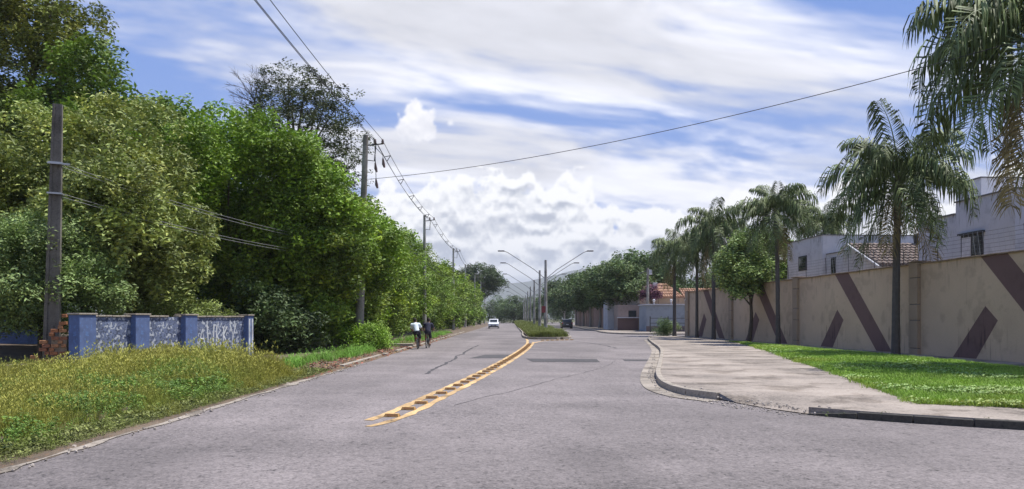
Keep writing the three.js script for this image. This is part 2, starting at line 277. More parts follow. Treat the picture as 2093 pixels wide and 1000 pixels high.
{
  const r = rng(5), k = new THREE.Group(); k.name = 'kerb'; k.userData = { kind: 'structure', label: 'pale concrete kerb stones round the right pavement corner' }; scene.add(k);
  kerbStones(k, kerbA, 0.95, r); kerbStones(k, kerbB.slice(0, 7), 0.8, r, 0, 0.124, 0.10, M.kerbGrimeShade, 2.2);
  const gp = [[10.3, 58], [7.2, 37.9], [4.75, 25.8], [3.8, 21.1], [3.36, 18.3], [3.28, 16.7], [3.5, 15.4], [3.95, 14.7]], q = along(gp, 0.3), P = [], I = [], rr = rng(8);
  q.forEach((p, i) => { const t = (q[Math.min(i + 1, q.length - 1)].clone().sub(q[Math.max(0, i - 1)])).normalize(), n = new THREE.Vector3(t.z, 0, -t.x).multiplyScalar(-1); const w = 0.16 + 0.05 * rr(); P.push(p.x - n.x * w, 0.007, p.z - n.z * w, p.x + n.x * 0.22, 0.014, p.z + n.z * 0.22); if (i) { const a = i * 2; I.push(a - 2, a - 1, a, a, a - 1, a + 1); } });
  const g = new THREE.BufferGeometry(); g.setAttribute('position', new THREE.Float32BufferAttribute(P, 3)); g.setIndex(I); g.computeVertexNormals(); const m = metreUV(g); m.computeVertexNormals(); struct('gutter', m, M.gutter);
  const kl = new THREE.Group(); kl.name = 'broken_kerb'; kl.userData = { kind: 'structure', label: 'broken low kerb stones along the left road edge' }; scene.add(kl);
  kerbStones(kl, [[-5.62, 25], [-5.62, 45], [-5.7, 90]], 0.9, r, 0.22, 0.09, 0.16);
}
// pavement and side street beyond the wall's end
struct('far_pavement', slab([[10.6, 81], [12.2, 77.5], [15, 76.5], [40, 76.5], [40, 200], [12.6, 200], [11.2, 120]], -0.02, 0.12), M.walk);
{ const k = new THREE.Group(); k.name = 'far_kerb'; k.userData = { kind: 'structure' }; scene.add(k); kerbStones(k, [[14.9, 76.5], [12.2, 77.3], [10.6, 81], [10.9, 100], [11.2, 120], [12, 160]], 2.0, rng(9)); }
// asphalt repairs
struct('road_patch', flat([[-1.75, 30.6], [-0.05, 31.0], [0.22, 33.9], [-1.2, 33.8]], 0.004), M.patch);
struct('road_patch', flat([[0.75, 28.2], [3.25, 27.9], [3.35, 30.0], [0.55, 30.5]], 0.004), M.patch);
struct('road_patch', flat([[4.25, 28.6], [5.35, 28.5], [5.45, 29.8], [4.35, 29.9]], 0.004), M.patch);
{ // tarred seams: thin dark bands that wander
  const seam = (pts, w) => { const q = along(pts, 0.25), P = [], I = [], r = rng(pts.length * 7 + 3); q.forEach((p) => { p.x += 0.30 * (fbm(p.x * 0.9, p.z * 0.9, 5, 3) - 0.5); }); q.forEach((p, i) => { const t = (q[Math.min(i + 1, q.length - 1)].clone().sub(q[Math.max(0, i - 1)])).normalize(), ww = w * (0.4 + 0.6 * r()); P.push(p.x - t.z * ww, 0.005, p.z + t.x * ww, p.x + t.z * ww, 0.005, p.z - t.x * ww); if (i) { const a = i * 2; I.push(a - 2, a - 1, a, a, a - 1, a + 1); } }); const g = new THREE.BufferGeometry(); g.setAttribute('position', new THREE.Float32BufferAttribute(P, 3)); g.setIndex(I); const m = metreUV(g); m.computeVertexNormals(); return m; };
  struct('tar_seam', seam([[-2.55, 22.0], [-2.35, 27], [-2.25, 36], [-2.1, 46]], 0.07), M.patch);
  struct('tar_seam', seam([[-1.0, 14.0], [1.0, 19.5], [3.2, 25.5], [4.0, 29]], 0.012), M.patch);
  struct('tar_seam', seam([[4.2, 55], [5.4, 48], [5.7, 41]], 0.09), M.patch);
}
// centre marking: two worn yellow lines with raised studs between them, splitting round the island's nose
const mid = [[-2.30, 11.3], [-2.02, 12.1], [-1.5, 16.2], [-0.72, 23.4], [0.30, 35], [1.02, 46], [1.28, 52]];
{
  const q = along(mid, 0.3);
  const line = (off, w, i0, i1, y) => { const P = [], I = [], r = rng(Math.round(off * 100) + 77); for (let i = i0; i < i1; i++) { const p = q[i], t = q[Math.min(i + 1, q.length - 1)].clone().sub(q[Math.max(0, i - 1)]).normalize(), nx = -t.z, nz = t.x, k = w * (0.72 + 0.5 * r()), j = (r() - 0.5) * 0.03; P.push(p.x + nx * (off - k / 2 + j), y, p.z + nz * (off - k / 2 + j), p.x + nx * (off + k / 2 + j), y, p.z + nz * (off + k / 2 + j)); if (i > i0 && r() > 0.05) { const a = (i - i0) * 2; I.push(a - 2, a - 1, a, a, a - 1, a + 1); } } const g = new THREE.BufferGeometry(); g.setAttribute('position', new THREE.Float32BufferAttribute(P, 3)); g.setIndex(I); const m = metreUV(g); m.computeVertexNormals(); if (m.attributes.normal.getY(0) < 0) { m.index = null; const ix = []; for (let i = 0; i < m.attributes.position.count; i += 3) ix.push(i, i + 2, i + 1); m.setIndex(ix); m.computeVertexNormals(); } return m; };
  const mk = new THREE.Group(); mk.name = 'road_marking'; mk.userData = { kind: 'structure', label: 'worn double yellow centre line leading to the grassy island' }; scene.add(mk);
  part('yellow_line', line(-0.19, 0.16, 2, q.length, 0.006), M.yellow, mk); part('yellow_line', line(0.19, 0.16, 0, q.length, 0.006), M.yellow, mk);
  const br = (pts) => { const s = along(pts, 0.4), P = [], I = []; s.forEach((p, i) => { const t = s[Math.min(i + 1, s.length - 1)].clone().sub(s[Math.max(0, i - 1)]).normalize(); P.push(p.x - t.z * 0.08, 0.0065, p.z + t.x * 0.08, p.x + t.z * 0.08, 0.0065, p.z - t.x * 0.08); if (i) { const a = i * 2; I.push(a - 2, a - 1, a, a, a - 1, a + 1); } }); const g = new THREE.BufferGeometry(); g.setAttribute('position', new THREE.Float32BufferAttribute(P, 3)); g.setIndex(I); const m = metreUV(g); m.computeVertexNormals(); return m; };
  part('yellow_line', br([[1.50, 50.5], [2.0, 53.2], [2.9, 55.4], [4.6, 57.2]]), M.yellow, mk);
  part('yellow_line', br([[1.05, 52], [1.15, 56], [1.12, 60]]), M.yellow, mk);
  part('yellow_line', br([[1.75, 57.8], [3.0, 58.2], [4.3, 58.6]]), M.yellow, mk);
  const c = new THREE.CatmullRomCurve3(mid.map(([x, d]) => V(x, 0, d)), false, 'centripetal'), L = c.getLength(), n = 38, sg = (() => { const g = new THREE.BoxGeometry(0.25, 0.05, 0.15, 1, 1, 1), p = g.attributes.position; for (let i = 0; i < p.count; i++) if (p.getY(i) > 0) { p.setX(i, p.getX(i) * 0.86); p.setZ(i, p.getZ(i) * 0.45); } g.translate(0, 0.025, 0); return metreUV(g); })(), lg = box(0.15, 0.022, 0.006);
  for (let i = 0; i < n; i++) {
    const s = (1.15 + i * 0.955) / L; if (s > 0.97) break; const p = c.getPointAt(s), t = c.getTangentAt(s);
    const st = thing('road_stud', 'raised yellow plastic road stud between the double yellow lines', 'road stud', 'studs of the yellow centre line', new THREE.Vector3(p.x, 0.002, p.z)); st.rotation.y = Math.atan2(t.x, t.z) + Math.PI;
    part('stud_body', sg, M.stud, st); for (const z of [-1, 1]) { const l = part('reflector', lg, M.studLens, st); l.position.set(0, 0.026, 0.0565 * z); l.rotation.x = -z * 0.66; }
  }
  for (let i = 0; i < 7; i++) {
    const st = thing('road_stud', 'raised yellow road stud in front of the island nose', 'road stud', 'studs in front of the island', V(2.25 + i * 0.38, 0.002, 55.8 + i * 0.28)); st.rotation.y = 0.5; part('stud_body', sg, M.stud, st);
  }
}
// the island
const isle = [[1.35, 60], [1.9, 58.9], [4.0, 59.6], [4.75, 62], [5.0, 75], [5.2, 100], [5.4, 300], [0.9, 300], [1.0, 150], [1.2, 90]];
struct('island', slab(isle, -0.02, 0.15), M.dirt);
{ const k = new THREE.Group(); k.name = 'island_kerb'; k.userData = { kind: 'structure', label: 'pale kerb round the grassy island' }; scene.add(k); kerbStones(k, [[1.0, 150], [1.2, 90], [1.35, 60], [1.9, 58.9], [4.0, 59.6], [4.75, 62], [5.0, 75], [5.2, 100], [5.3, 150]], 1.6, rng(31), 0, 0.17); }
const lawnPoly = [[7.0, 13.1], [7.7, 16.2], [8.65, 20.3], [10.4, 28.7], [12.2, 37], [13.8, 46], [14.0, 49], [16.3 - 0.048 * 31, 31], [16.3 - 0.048 * 10, 9.6], [12.5, 10.9], [8.6, 12.4]];
struct('lawn', slab(lawnPoly, 0.12, 0.136), M.turf);
struct('hills', (() => { // far range
  const P = [], I = [], U = []; const n = 160; for (let i = 0; i <= n; i++) { const x = mix(-5200, 5200, i / n), u = x / 1000; const h = 150 + 190 * fbm(u * 0.9 + 4, 3, 1, 4) + 130 * Math.exp(-((x - 640) ** 2) / 220000) - 40 * Math.exp(-((x + 100) ** 2) / 90000); for (let j = 0; j < 5; j++) { const t = j / 4; P.push(x + 60 * (fbm(u * 3, t * 4, 2, 3) - 0.5), h * Math.pow(t, 0.8) * (0.9 + 0.2 * fbm(u * 4, t * 3, 8, 3)) - 2, -(3600 + 1300 * t)); U.push(x / 60, t * 30); } }
  for (let i = 0; i < n; i++) for (let j = 0; j < 4; j++) { const a = i * 5 + j; I.push(a, a + 5, a + 1, a + 5, a + 6, a + 1); }
  const g = new THREE.BufferGeometry(); g.setAttribute('position', new THREE.Float32BufferAttribute(P, 3)); g.setAttribute('uv', new THREE.Float32BufferAttribute(U, 2)); g.setIndex(I); g.computeVertexNormals(); return g;
})(), M.hill);
scene.fog = new THREE.FogExp2(new THREE.Color(0.90, 0.94, 1.0), 0.00016);

// ------------------------------------------------------------------ the painted perimeter wall on the right
const bays = [65.4, 54.2, 43.2, 31.5, 20.4, 9.4], WT = 3.86;
const wallDir = V(-0.048, 0, 1).normalize(), wallAng = Math.atan2(wallDir.x, -wallDir.z);
{
  const w = thing('perimeter_wall', 'tall tan perimeter wall with maroon diagonal bands and block pillars', 'wall', null, V(wallX(0), 0, 0));
  // local frame: +x along the wall towards the camera, z out to the street
  const fr = new THREE.Group(); w.rotation.y = 0;
  const at = (d) => new THREE.Vector3(wallX(d) - wallX(0), 0, -d);
  const yaw = Math.atan2(wallX(0) - wallX(10), 10) ;           // turn of the wall about the vertical
  const place = (m, d, off = 0, y = 0) => { const p = at(d); m.position.set(p.x - off * Math.cos(yaw), y, p.z - off * Math.sin(yaw) * -1); m.rotation.y = -Math.PI / 2 - yaw * -1; return m; };
  const r = rng(17);
  for (let b = 0; b < bays.length - 1; b++) {
    const d0 = bays[b], d1 = bays[b + 1], L = d0 - d1, len = L * Math.hypot(1, 0.048);
    place(part('wall_panel', box(len, WT - 0.1, 0.2, 0, (WT - 0.1) / 2 + 0.1, 0), M.tan, w), (d0 + d1) / 2);
    const poly = (pts) => { const s = new THREE.Shape(pts.map(([a, h]) => new THREE.Vector2((b < 3 && b > -1 ? 1 : 1) * (len / 2 - a), h))); return metreUV(new THREE.ExtrudeGeometry(s, { depth: 0.004, bevelEnabled: false })); };
    // s: metres from the far pillar towards the near one
    const sh = [0, 0, 0.2, -0.35, 0][b], q = (pts) => poly(pts.map(([a, h]) => [L - (a + sh), h]).reverse());
    place(part('painted_band', q([[4.35, WT - 0.004], [5.75, WT - 0.004], [9.65, 0.14], [8.35, 0.14]]), M.maroon, w), (d0 + d1) / 2, 0.1);
    place(part('painted_band', q([[2.75, 0.14], [4.1, 0.14], [5.25, 1.54], [4.6, 2.06]]), M.maroon, w), (d0 + d1) / 2, 0.1);
    const n = 20; for (let i = 0; i < n; i++) place(part('coping_tile', rbox(len / n - 0.015, 0.05, 0.34, 0.012), M.coping, w), d0 - L * (i + 0.5) / n, 0.03, WT + 0.025 + (r() - 0.5) * 0.02).rotateZ((r() - 0.5) * 0.025).rotateX((r() - 0.5) * 0.05);
  }
  bays.forEach((d, i) => {
    const pil = new THREE.Group(); pil.name = 'pillar'; w.add(pil); place(pil, d);
    const ys = [0.1, 0.38, 1.54, 2.2, 3.3, 3.93]; for (let k = 0; k < 5; k++) part('pillar_block', rbox(i ? 0.62 : 0.9, ys[k + 1] - ys[k] - 0.025, 0.52, 0.015, 0, (ys[k] + ys[k + 1]) / 2, 0), i ? M.tanDark : M.tanDark, pil);
    part('pillar_core', box(0.56, 3.75, 0.46, 0, 1.99, 0), M.capDark, pil); part('pillar_cap', rbox(i ? 0.7 : 1.0, 0.06, 0.6, 0.015, 0, 3.965, 0), M.coping, pil);
  });
  // the short return at the far end
  const rt = part('wall_panel', box(12, WT - 0.1, 0.2, 6.2, (WT - 0.1) / 2 + 0.1, 0), M.tan, w); rt.position.copy(at(65.4)); 
  const fence = thing('electric_fence', 'thin wire security fence standing on top of the tan wall', 'fence', null, V(wallX(0), 0, 0));
  const n = 22, P = (d, y, lean) => { const p = at(d); return new THREE.Vector3(p.x + lean, y, p.z); };
  for (let i = 0; i <= n; i++) { const d = mix(64, 11, i / n); part('fence_post', tube([P(d, WT, 0.05), P(d, WT + 0.95, 0.0)], 0.016, 6), M.iron, fence); }
  for (let k = 0; k < 6; k++) part('fence_wire', tube(Array.from({ length: n * 2 + 1 }, (_, i) => P(mix(64, 11, i / n / 2), WT + 0.16 + k * 0.15 - (i % 2) * 0.012, 0.04 - k * 0.006)), 0.0055, 4), M.iron, fence);
  const rods = []; for (let d = 11; d < 42; d += 0.27) rods.push(tube([P(d, WT + 0.06, 0.05), P(d + 0.05, WT + 0.93, -0.02)], 0.0055, 4, false)); part('fence_rods', merged(rods), M.galv, fence, { kind: 'stuff' });
}

// ------------------------------------------------------------------ houses behind the wall
function block(parent, name, x0, x1, d0, d1, y0, y1, mat) { return part(name, box(x1 - x0, y1 - y0, d1 - d0, (x0 + x1) / 2, (y0 + y1) / 2, -(d0 + d1) / 2), mat, parent); }
const yawWall = 0.048;
{ // white two-storey house with parapets, turned with the wall
  const h = thing('white_house', 'grey-white two-storey house with stepped parapets behind the tan wall', 'house', null, V(23.6, 0, 0)); h.rotation.y = yawWall;
  const B = (n, x0, x1, d0, d1, y0, y1, m, p = h) => block(p, n, x0, x1, d0, d1, y0, y1, m);
  B('wall', 0.0, 9, 33.2, 37.3, 0, 7.30, M.white); B('wall', 0.02, 9, 37.3, 40.5, 0, 6.74, M.white); B('wall', 1.5, 9, 37.6, 39.6, 6.74, 8.6, M.white2); B('wall', 2.2, 12, 26.5, 33.2, 0, 7.0, M.white);
  const cap = (x0, x1, d0, d1, y) => B('parapet_cap', x0, x1, d0, d1, y, y + 0.06, M.capDark);
  cap(-0.06, 0.22, 33.15, 37.36, 7.3); cap(-0.06, 9, 33.14, 33.4, 7.302); cap(-0.05, 0.22, 37.37, 40.55, 6.74); cap(0.22, 9, 40.3, 40.56, 6.742); cap(1.44, 9, 37.55, 39.65, 8.6);
  const win = new THREE.Group(); win.name = 'window'; h.add(win);
  B('window_frame', -0.04, 0.1, 35.25, 36.85, 4.38, 5.62, M.frame, win); B('window_pane', -0.055, -0.041, 35.34, 36.0, 4.48, 5.5, M.glass, win); B('window_pane', -0.055, -0.041, 36.1, 36.76, 4.48, 5.5, M.white2, win); B('window_lintel', -0.16, 0.0, 35.15, 36.95, 5.62, 5.72, M.frame, win);
}
{ // low white house
  const h = thing('low_white_house', 'low white flat-roofed house with a slit window beyond the palms', 'house', null, V(22.4, 0, 0)); h.rotation.y = yawWall;
  const B = (n, x0, x1, d0, d1, y0, y1, m, p = h) => block(p, n, x0, x1, d0, d1, y0, y1, m);
  B('wall', 0.0, 9, 49, 54.5, 0, 7.0, M.white2); B('wall', 0.25, 9, 46, 49, 0, 5.75, M.white);
  B('parapet_cap', -0.05, 9, 48.95, 54.55, 7.0, 7.05, M.capDark); B('parapet_cap', 0.2, 9, 45.95, 48.94, 5.75, 5.79, M.capDark);
  const w = new THREE.Group(); w.name = 'window'; h.add(w); B('window_frame', 0.22, 0.4, 47.7, 48.3, 4.0, 5.5, M.frame, w); B('window_pane', 0.205, 0.219, 47.76, 48.24, 4.1, 5.4, M.glass, w);
  const w2 = new THREE.Group(); w2.name = 'window'; h.add(w2); B('window_frame', -0.03, 0.1, 51.3, 52.6, 4.9, 5.9, M.frame, w2); B('window_pane', -0.045, -0.031, 51.4, 52.5, 5.0, 5.8, M.glass, w2);
}
function roofPlane(owner, a, b, c, d, mats, nu, nv, r) {     // a-b eave, d-c ridge: tile strips
  const L = (p, q, t) => p.clone().lerp(q, t), up = b.clone().sub(a).cross(d.clone().sub(a)).normalize(); if (up.y < 0) up.negate();
  part('roof_deck', (() => { const g = new THREE.BufferGeometry().setFromPoints([a, b, c, a, c, d]); g.computeVertexNormals(); return metreUV(g); })(), M.capDark, owner);
  for (let i = 0; i < nu; i++) for (let j = 0; j < nv; j++) {
    const u = (i + 0.5) / nu, v0 = j / nv, v1 = Math.min(1, (j + 1.12) / nv), p0 = L(L(a, b, u), L(d, c, u), v0).addScaledVector(up, 0.09 + 0.02 * r()), p1 = L(L(a, b, u), L(d, c, u), v1).addScaledVector(up, 0.04);
    part('roof_tile', tube([p0, p1], [a.distanceTo(b) / nu * 0.50, a.distanceTo(b) / nu * 0.44], 6, true), mats[Math.floor(r() * mats.length)], owner);
  }
}
{ // tiled house between the two white ones
  const h = thing('tiled_house', 'house with brown clay tile roof between the two white houses', 'house', null, V(20, 0, 44.6)); const r = rng(3);
  part('wall', metreUV(new THREE.ExtrudeGeometry(new THREE.Shape([[-3.6, 0], [1.2, 0], [1.2, 5.35], [0, 5.8], [-3.6, 4.5]].map(([a, b]) => new THREE.Vector2(a, b))), { depth: 7, bevelEnabled: false }).rotateY(Math.PI / 2).scale(1, 1, 1).translate(0, 0, 0)), M.white, h);
  const rf = new THREE.Group(); rf.name = 'roof'; h.add(rf);
  roofPlane(rf, new THREE.Vector3(-0.25, 4.42, 3.85), new THREE.Vector3(7, 4.42, 3.85), new THREE.Vector3(7, 5.92, 0), new THREE.Vector3(-0.25, 5.92, 0), M.tile, 26, 8, r);
  part('verge_board', tube([new THREE.Vector3(-0.28, 4.40, 3.9), new THREE.Vector3(-0.28, 5.98, 0), new THREE.Vector3(-0.28, 5.5, -1.2)], 0.07, 6), M.white2, h);
  solo('water_tank', metreUV(new THREE.LatheGeometry([[0, 0], [0.4, 0], [0.46, 0.5], [0.48, 0.52], [0.42, 0.62], [0.15, 0.7], [0, 0.7]].map(([x, y]) => new THREE.Vector2(x, y)), 16)), M.capDark, 'small dark round water tank on the brown tile roof', 'water tank', null, V(24.0, 5.95, 44.4));
}

// ------------------------------------------------------------------ far right: the walls, houses and gate beyond the side street
{
  const w = thing('far_wall', 'pinkish far perimeter wall behind the pale street tree trunks', 'wall', null, V(0, 0, 0)), r = rng(6);
  const A = V(17.6, 0, 98), Bp = V(14.6, 0, 175), n = 8, ang = Math.atan2(Bp.x - A.x, Bp.z - A.z), len = A.distanceTo(Bp) / n;
  const pk = std([0.44, 0.30, 0.25], { map: T.plaster });
  for (let i = 0; i < n; i++) { const m = part('wall_panel', box(0.2, 3.7, len - 0.5, 0, 1.85, 0), pk, w); m.position.copy(A).lerp(Bp, (i + 0.5) / n); m.rotation.y = ang; const c = part('wall_pillar', rbox(0.42, 3.95, 0.5, 0.02, 0, 1.97, 0), M.tanDark, w); c.position.copy(A).lerp(Bp, i / n); c.rotation.y = ang; const s = part('painted_band', box(0.03, 4.6, 0.6, -0.11, 1.8, 0).rotateX(r() > 0.5 ? 0.5 : -0.5).scale(1, 0.8, 1), M.maroon, w); s.position.copy(A).lerp(Bp, (i + 0.5) / n); s.rotation.y = ang; }
}
{
  const h = thing('grey_blue_annex', 'pale blue-grey flat garage wall beyond the side street', 'building', null, V(15.6, 0, 88));
  part('wall', box(6.6, 3.2, 5, 3.3, 1.6, -2.5), M.greyWall, h); part('plinth', box(6.64, 0.75, 0.06, 3.3, 0.375, 0.03), std([0.22, 0.17, 0.16], { map: T.plaster }), h); part('roof_slab', box(6.9, 0.12, 5.3, 3.3, 3.26, -2.45), M.white2, h);
  for (const x of [0.9, 2.9, 4.6]) { const l = solo('wall_lamp', merged([metreUV(new THREE.SphereGeometry(0.16, 12, 8).translate(0, 0.42, 0)), tube([new THREE.Vector3(0, 0, 0), new THREE.Vector3(0, 0.3, 0)], 0.05, 6)]), M.white2, 'white globe lamp on the blue-grey garage roof edge', 'lamp', 'globes on the garage roof', V(15.6 + x, 3.32, 88.1)); }
  const g = thing('iron_railing', 'dark iron railing in front of the blue-grey garage', 'railing', null, V(15.4, 0.12, 84.5));
  for (let i = 0; i < 4; i++) part('railing_post', box(0.1, 1.75, 0.1, i * 2.0, 0.875, 0), M.iron, g); for (const y of [0.35, 1.0, 1.55]) part('rail', box(6.0, 0.06, 0.05, 3.0, y, 0.01), M.iron, g);
}
{
  const h = thing('orange_roof_house', 'house with orange clay tile gable roof beyond the garage', 'house', null, V(18.6, 0, 97)), r = rng(12);
  part('wall', box(9.5, 4.3, 6, 3.0, 2.15, 0), std([0.60, 0.44, 0.32], { map: T.plaster }), h); const rf = new THREE.Group(); rf.name = 'roof'; h.add(rf);
  const q = (x, y, z) => new THREE.Vector3(x, y, z);
  roofPlane(rf, q(-2, 4.2, 3.4), q(2.6, 4.2, 3.4), q(1.1, 6.0, 0), q(0.2, 6.0, 0), M.tileOr, 14, 5, r); roofPlane(rf, q(2.7, 4.0, 3.5), q(7.6, 4.0, 3.5), q(7.6, 5.4, 0), q(2.7, 5.4, 0), M.tileOr, 16, 5, r);
  part('chimney', rbox(0.5, 1.2, 0.5, 0.02, -0.4, 5.6, 0.6), M.white2, h);
}
{
  const h = thing('pale_far_house', 'pale far house with one dark window left of the lamp pole', 'house', null, V(13.4, 0, 99)); 
  part('wall', box(2.8, 3.4, 4, 1.6, 1.7, 0), std([0.42, 0.33, 0.29], { map: T.plaster }), h); part('wall', box(4.4, 4.6, 5, 2.0, 2.3, -8), M.white2, h); part('parapet', box(1.1, 1.4, 0.3, 2.4, 5.3, -5.6), M.white2, h); const w = part('window', box(1.0, 0.9, 0.08, 2.0, 2.2, 2.03), M.frame, h); part('window_pane', box(0.86, 0.76, 0.02, 2.0, 2.2, 2.08), M.glass, w);
  part('entrance_gate', box(2.6, 1.7, 0.1, 1.4, 0.86, 2.2), std([0.12, 0.08, 0.08]), h); part('ledge', box(2.9, 0.12, 0.5, 1.5, 1.76, 2.2), M.white2, h);
}

// ------------------------------------------------------------------ plants
function leafClump(seed, n, R, L, W, flatK = 1, hang = 0) {
  const r = rng(seed), P = [], C = [], I = [], a = new THREE.Vector3(), q = new THREE.Quaternion(), e = new THREE.Euler(); let k = 0;
  for (let i = 0; i < n; i++) {
    do a.set(r() * 2 - 1, r() * 2 - 1, r() * 2 - 1); while (a.lengthSq() > 1); a.multiplyScalar(R); a.y *= flatK;
    q.setFromEuler(e.set((r() - 0.5) * 2.0 - hang, r() * 6.283, (r() - 0.5) * 1.6)); const l = L * (0.65 + 0.7 * r()), w = W * (0.7 + 0.6 * r());
    const v = [[0, 0, 0], [-w / 2, w * 0.18, l * 0.45], [0, -w * 0.05, l * 0.5], [w / 2, w * 0.18, l * 0.45], [0, -l * 0.12, l]].map(([x, y, z]) => new THREE.Vector3(x, y, z).applyQuaternion(q).add(a)), t = 0.5 + 0.95 * r(), yl = r() < 0.12 ? 1.5 : 1;
    for (const p of v) { P.push(p.x, p.y, p.z); C.push(t * (yl > 1 ? 1.3 : 1), t * (yl > 1 ? 1.15 : 1), t); } I.push(k, k + 2, k + 1, k, k + 3, k + 2, k + 1, k + 2, k + 4, k + 2, k + 3, k + 4); k += 5;
  }
  const g = new THREE.BufferGeometry(); g.setAttribute('position', new THREE.Float32BufferAttribute(P, 3)); g.setAttribute('color', new THREE.Float32BufferAttribute(C, 3)); g.setIndex(I); g.computeVertexNormals(); return g;
}
const CL = { near: [1, 2].map((s) => leafClump(s, 24, 0.36, 0.22, 0.10)), mid: [3, 4].map((s) => leafClump(s, 24, 0.42, 0.25, 0.12)), far: [5, 6].map((s) => leafClump(s, 26, 0.75, 0.46, 0.24)), bush: [7].map((s) => leafClump(s, 40, 0.30, 0.13, 0.055)), sparse: [8].map((s) => leafClump(s, 18, 0.34, 0.20, 0.10, 0.7)) };
const mtx = new THREE.Matrix4(), qq = new THREE.Quaternion(), ee = new THREE.Euler(), vv = new THREE.Vector3(), ss = new THREE.Vector3(), cc = new THREE.Color();
function scatter(name, geo, mat, list, parent) {            // list: [x, y, z, scale, rgb factor array]
  const m = new THREE.InstancedMesh(geo, mat, list.length); m.name = name; m.userData.kind = 'stuff';
  list.forEach(([x, y, z, s, col, rot, sy], i) => { mtx.compose(vv.set(x, y, z), qq.setFromEuler(ee.set(...(rot ?? [0, 0, 0]))), ss.set(s, s * (sy ?? 1), s)); m.setMatrixAt(i, mtx); m.setColorAt(i, cc.setRGB(...col)); });
  m.castShadow = m.receiveShadow = true; if (parent) parent.add(m); return m;
}
function crownList(blobs, count, seed, tone, opt = {}) {       // masses > puffs > leaf clumps
  const r = rng(seed), out = [], pr0 = opt.puff ?? 0.85, puffs = [];
  blobs.forEach((b, bi) => {
    const [cx, cy, cz, rx, ry, rz] = b, ar = 12.57 * Math.pow(((rx * ry) ** 1.6 + (rx * rz) ** 1.6 + (ry * rz) ** 1.6) / 3, 1 / 1.6), n = Math.ceil(ar / (pr0 * pr0) * 0.52);
    for (let i = 0; i < n; i++) {
      const u = r() * 2 - 1, a = r() * 6.283, s = Math.sqrt(1 - u * u), x = s * Math.cos(a), y = u, z = s * Math.sin(a), lump = fbm(x * 2.2 + seed, y * 2.2 + bi * 3, z * 2.2, 2);
      const f = (i % 4 === 0 ? 0.55 : 0.86 + 0.2 * r()) * (0.74 + 0.5 * lump), px = cx + x * rx * f, py = cy + y * ry * f, pz = cz + z * rz * f;
      if (blobs.some((o, oi) => oi !== bi && ((px - o[0]) / o[3]) ** 2 + ((py - o[1]) / o[4]) ** 2 + ((pz - o[2]) / o[5]) ** 2 < 0.35)) continue;
      puffs.push([px, py, pz, pr0 * (0.5 + 0.85 * r()), 0.66 + 0.66 * r(), r() < 0.3 ? 1 : 0]);
    }
  });
  const w = puffs.reduce((t, p) => t + p[3] * p[3], 0);
  for (const [px, py, pz, pr, tn, wm] of puffs) {
    const n = Math.max(2, Math.round(count * pr * pr / w));
    for (let i = 0; i < n; i++) {
      const u = Math.pow(r(), 0.75) * 1.9 - 0.9, a = r() * 6.283, s = Math.sqrt(Math.max(0, 1 - u * u)), f = (0.55 + 0.5 * Math.sqrt(r())) * pr, x = px + s * Math.cos(a) * f, y = py + u * f * 0.72, z = pz + s * Math.sin(a) * f;
      if (y < 0.2) continue;
      const k = tn * (0.82 + 0.36 * r()), wq = (opt.warm ?? 0) * wm;
      out.push([x, y, z, (opt.s ?? 1) * (0.65 + 0.55 * r()), [k * (1 + wq), k * (1 + wq * 0.45), k], [(r() - 0.5) * 0.9, r() * 6.283, (r() - 0.5) * 0.9]]);
    }
  }
  return out;
}
function limbs(seed, base, h, rad, blobs, sides = 8, bend = 0.5) {   // trunk, then a limb into each mass of leaves
  const r = rng(seed), gs = [], top = new THREE.Vector3(base.x + (r() - 0.5) * bend, h, base.z + (r() - 0.5) * bend), m = base.clone().lerp(top, 0.5).add(new THREE.Vector3((r() - 0.5) * bend, 0, (r() - 0.5) * bend));
  const c = new THREE.CatmullRomCurve3([base, m, top]), pts = c.getPoints(8); gs.push(tube(pts, pts.map((_, i) => rad * (1.25 - 0.6 * i / 8) * (i ? 1 : 1.25)), sides));
  for (const b of blobs) for (let k = 0; k < 2; k++) { const s = c.getPoint(0.55 + 0.45 * r()), e = new THREE.Vector3(b[0] + (r() - 0.5) * b[3], b[1] + (r() - 0.2) * b[4] * 0.8, b[2] + (r() - 0.5) * b[5]), q = new THREE.CatmullRomCurve3([s, s.clone().lerp(e, 0.5).add(new THREE.Vector3((r() - 0.5) * 0.8, 0.4 * r(), (r() - 0.5) * 0.8)), e]).getPoints(6); gs.push(tube(q, q.map((_, i) => rad * 0.5 * (1 - 0.85 * i / 6)), 6)); }
  return merged(gs);
}
function tree(o) {
  const t = thing(o.name, o.label, o.cat ?? 'tree', o.group, V(o.x, 0, o.d)); t.position.y = o.y ?? 0;
  part('trunk', limbs(o.seed, new THREE.Vector3(o.tx ?? 0, -0.15, o.tz ?? 0), o.th, o.tr ?? 0.16, o.blobs), o.bark ?? M.bark, t);
  const cr = new THREE.Group(); cr.name = 'crown'; t.add(cr);
  const list = crownList(o.blobs, o.n, o.seed, 1, { puff: o.leaf === 'far' ? 1.5 : o.leaf === 'mid' ? 1.05 : o.leaf === 'bush' ? 0.55 : 0.85, ...o.opt }), gs = CL[o.leaf ?? 'near']; gs.forEach((g, i) => scatter('foliage', g, o.mat, list.filter((_, k) => k % gs.length === i), cr)); return t;
}
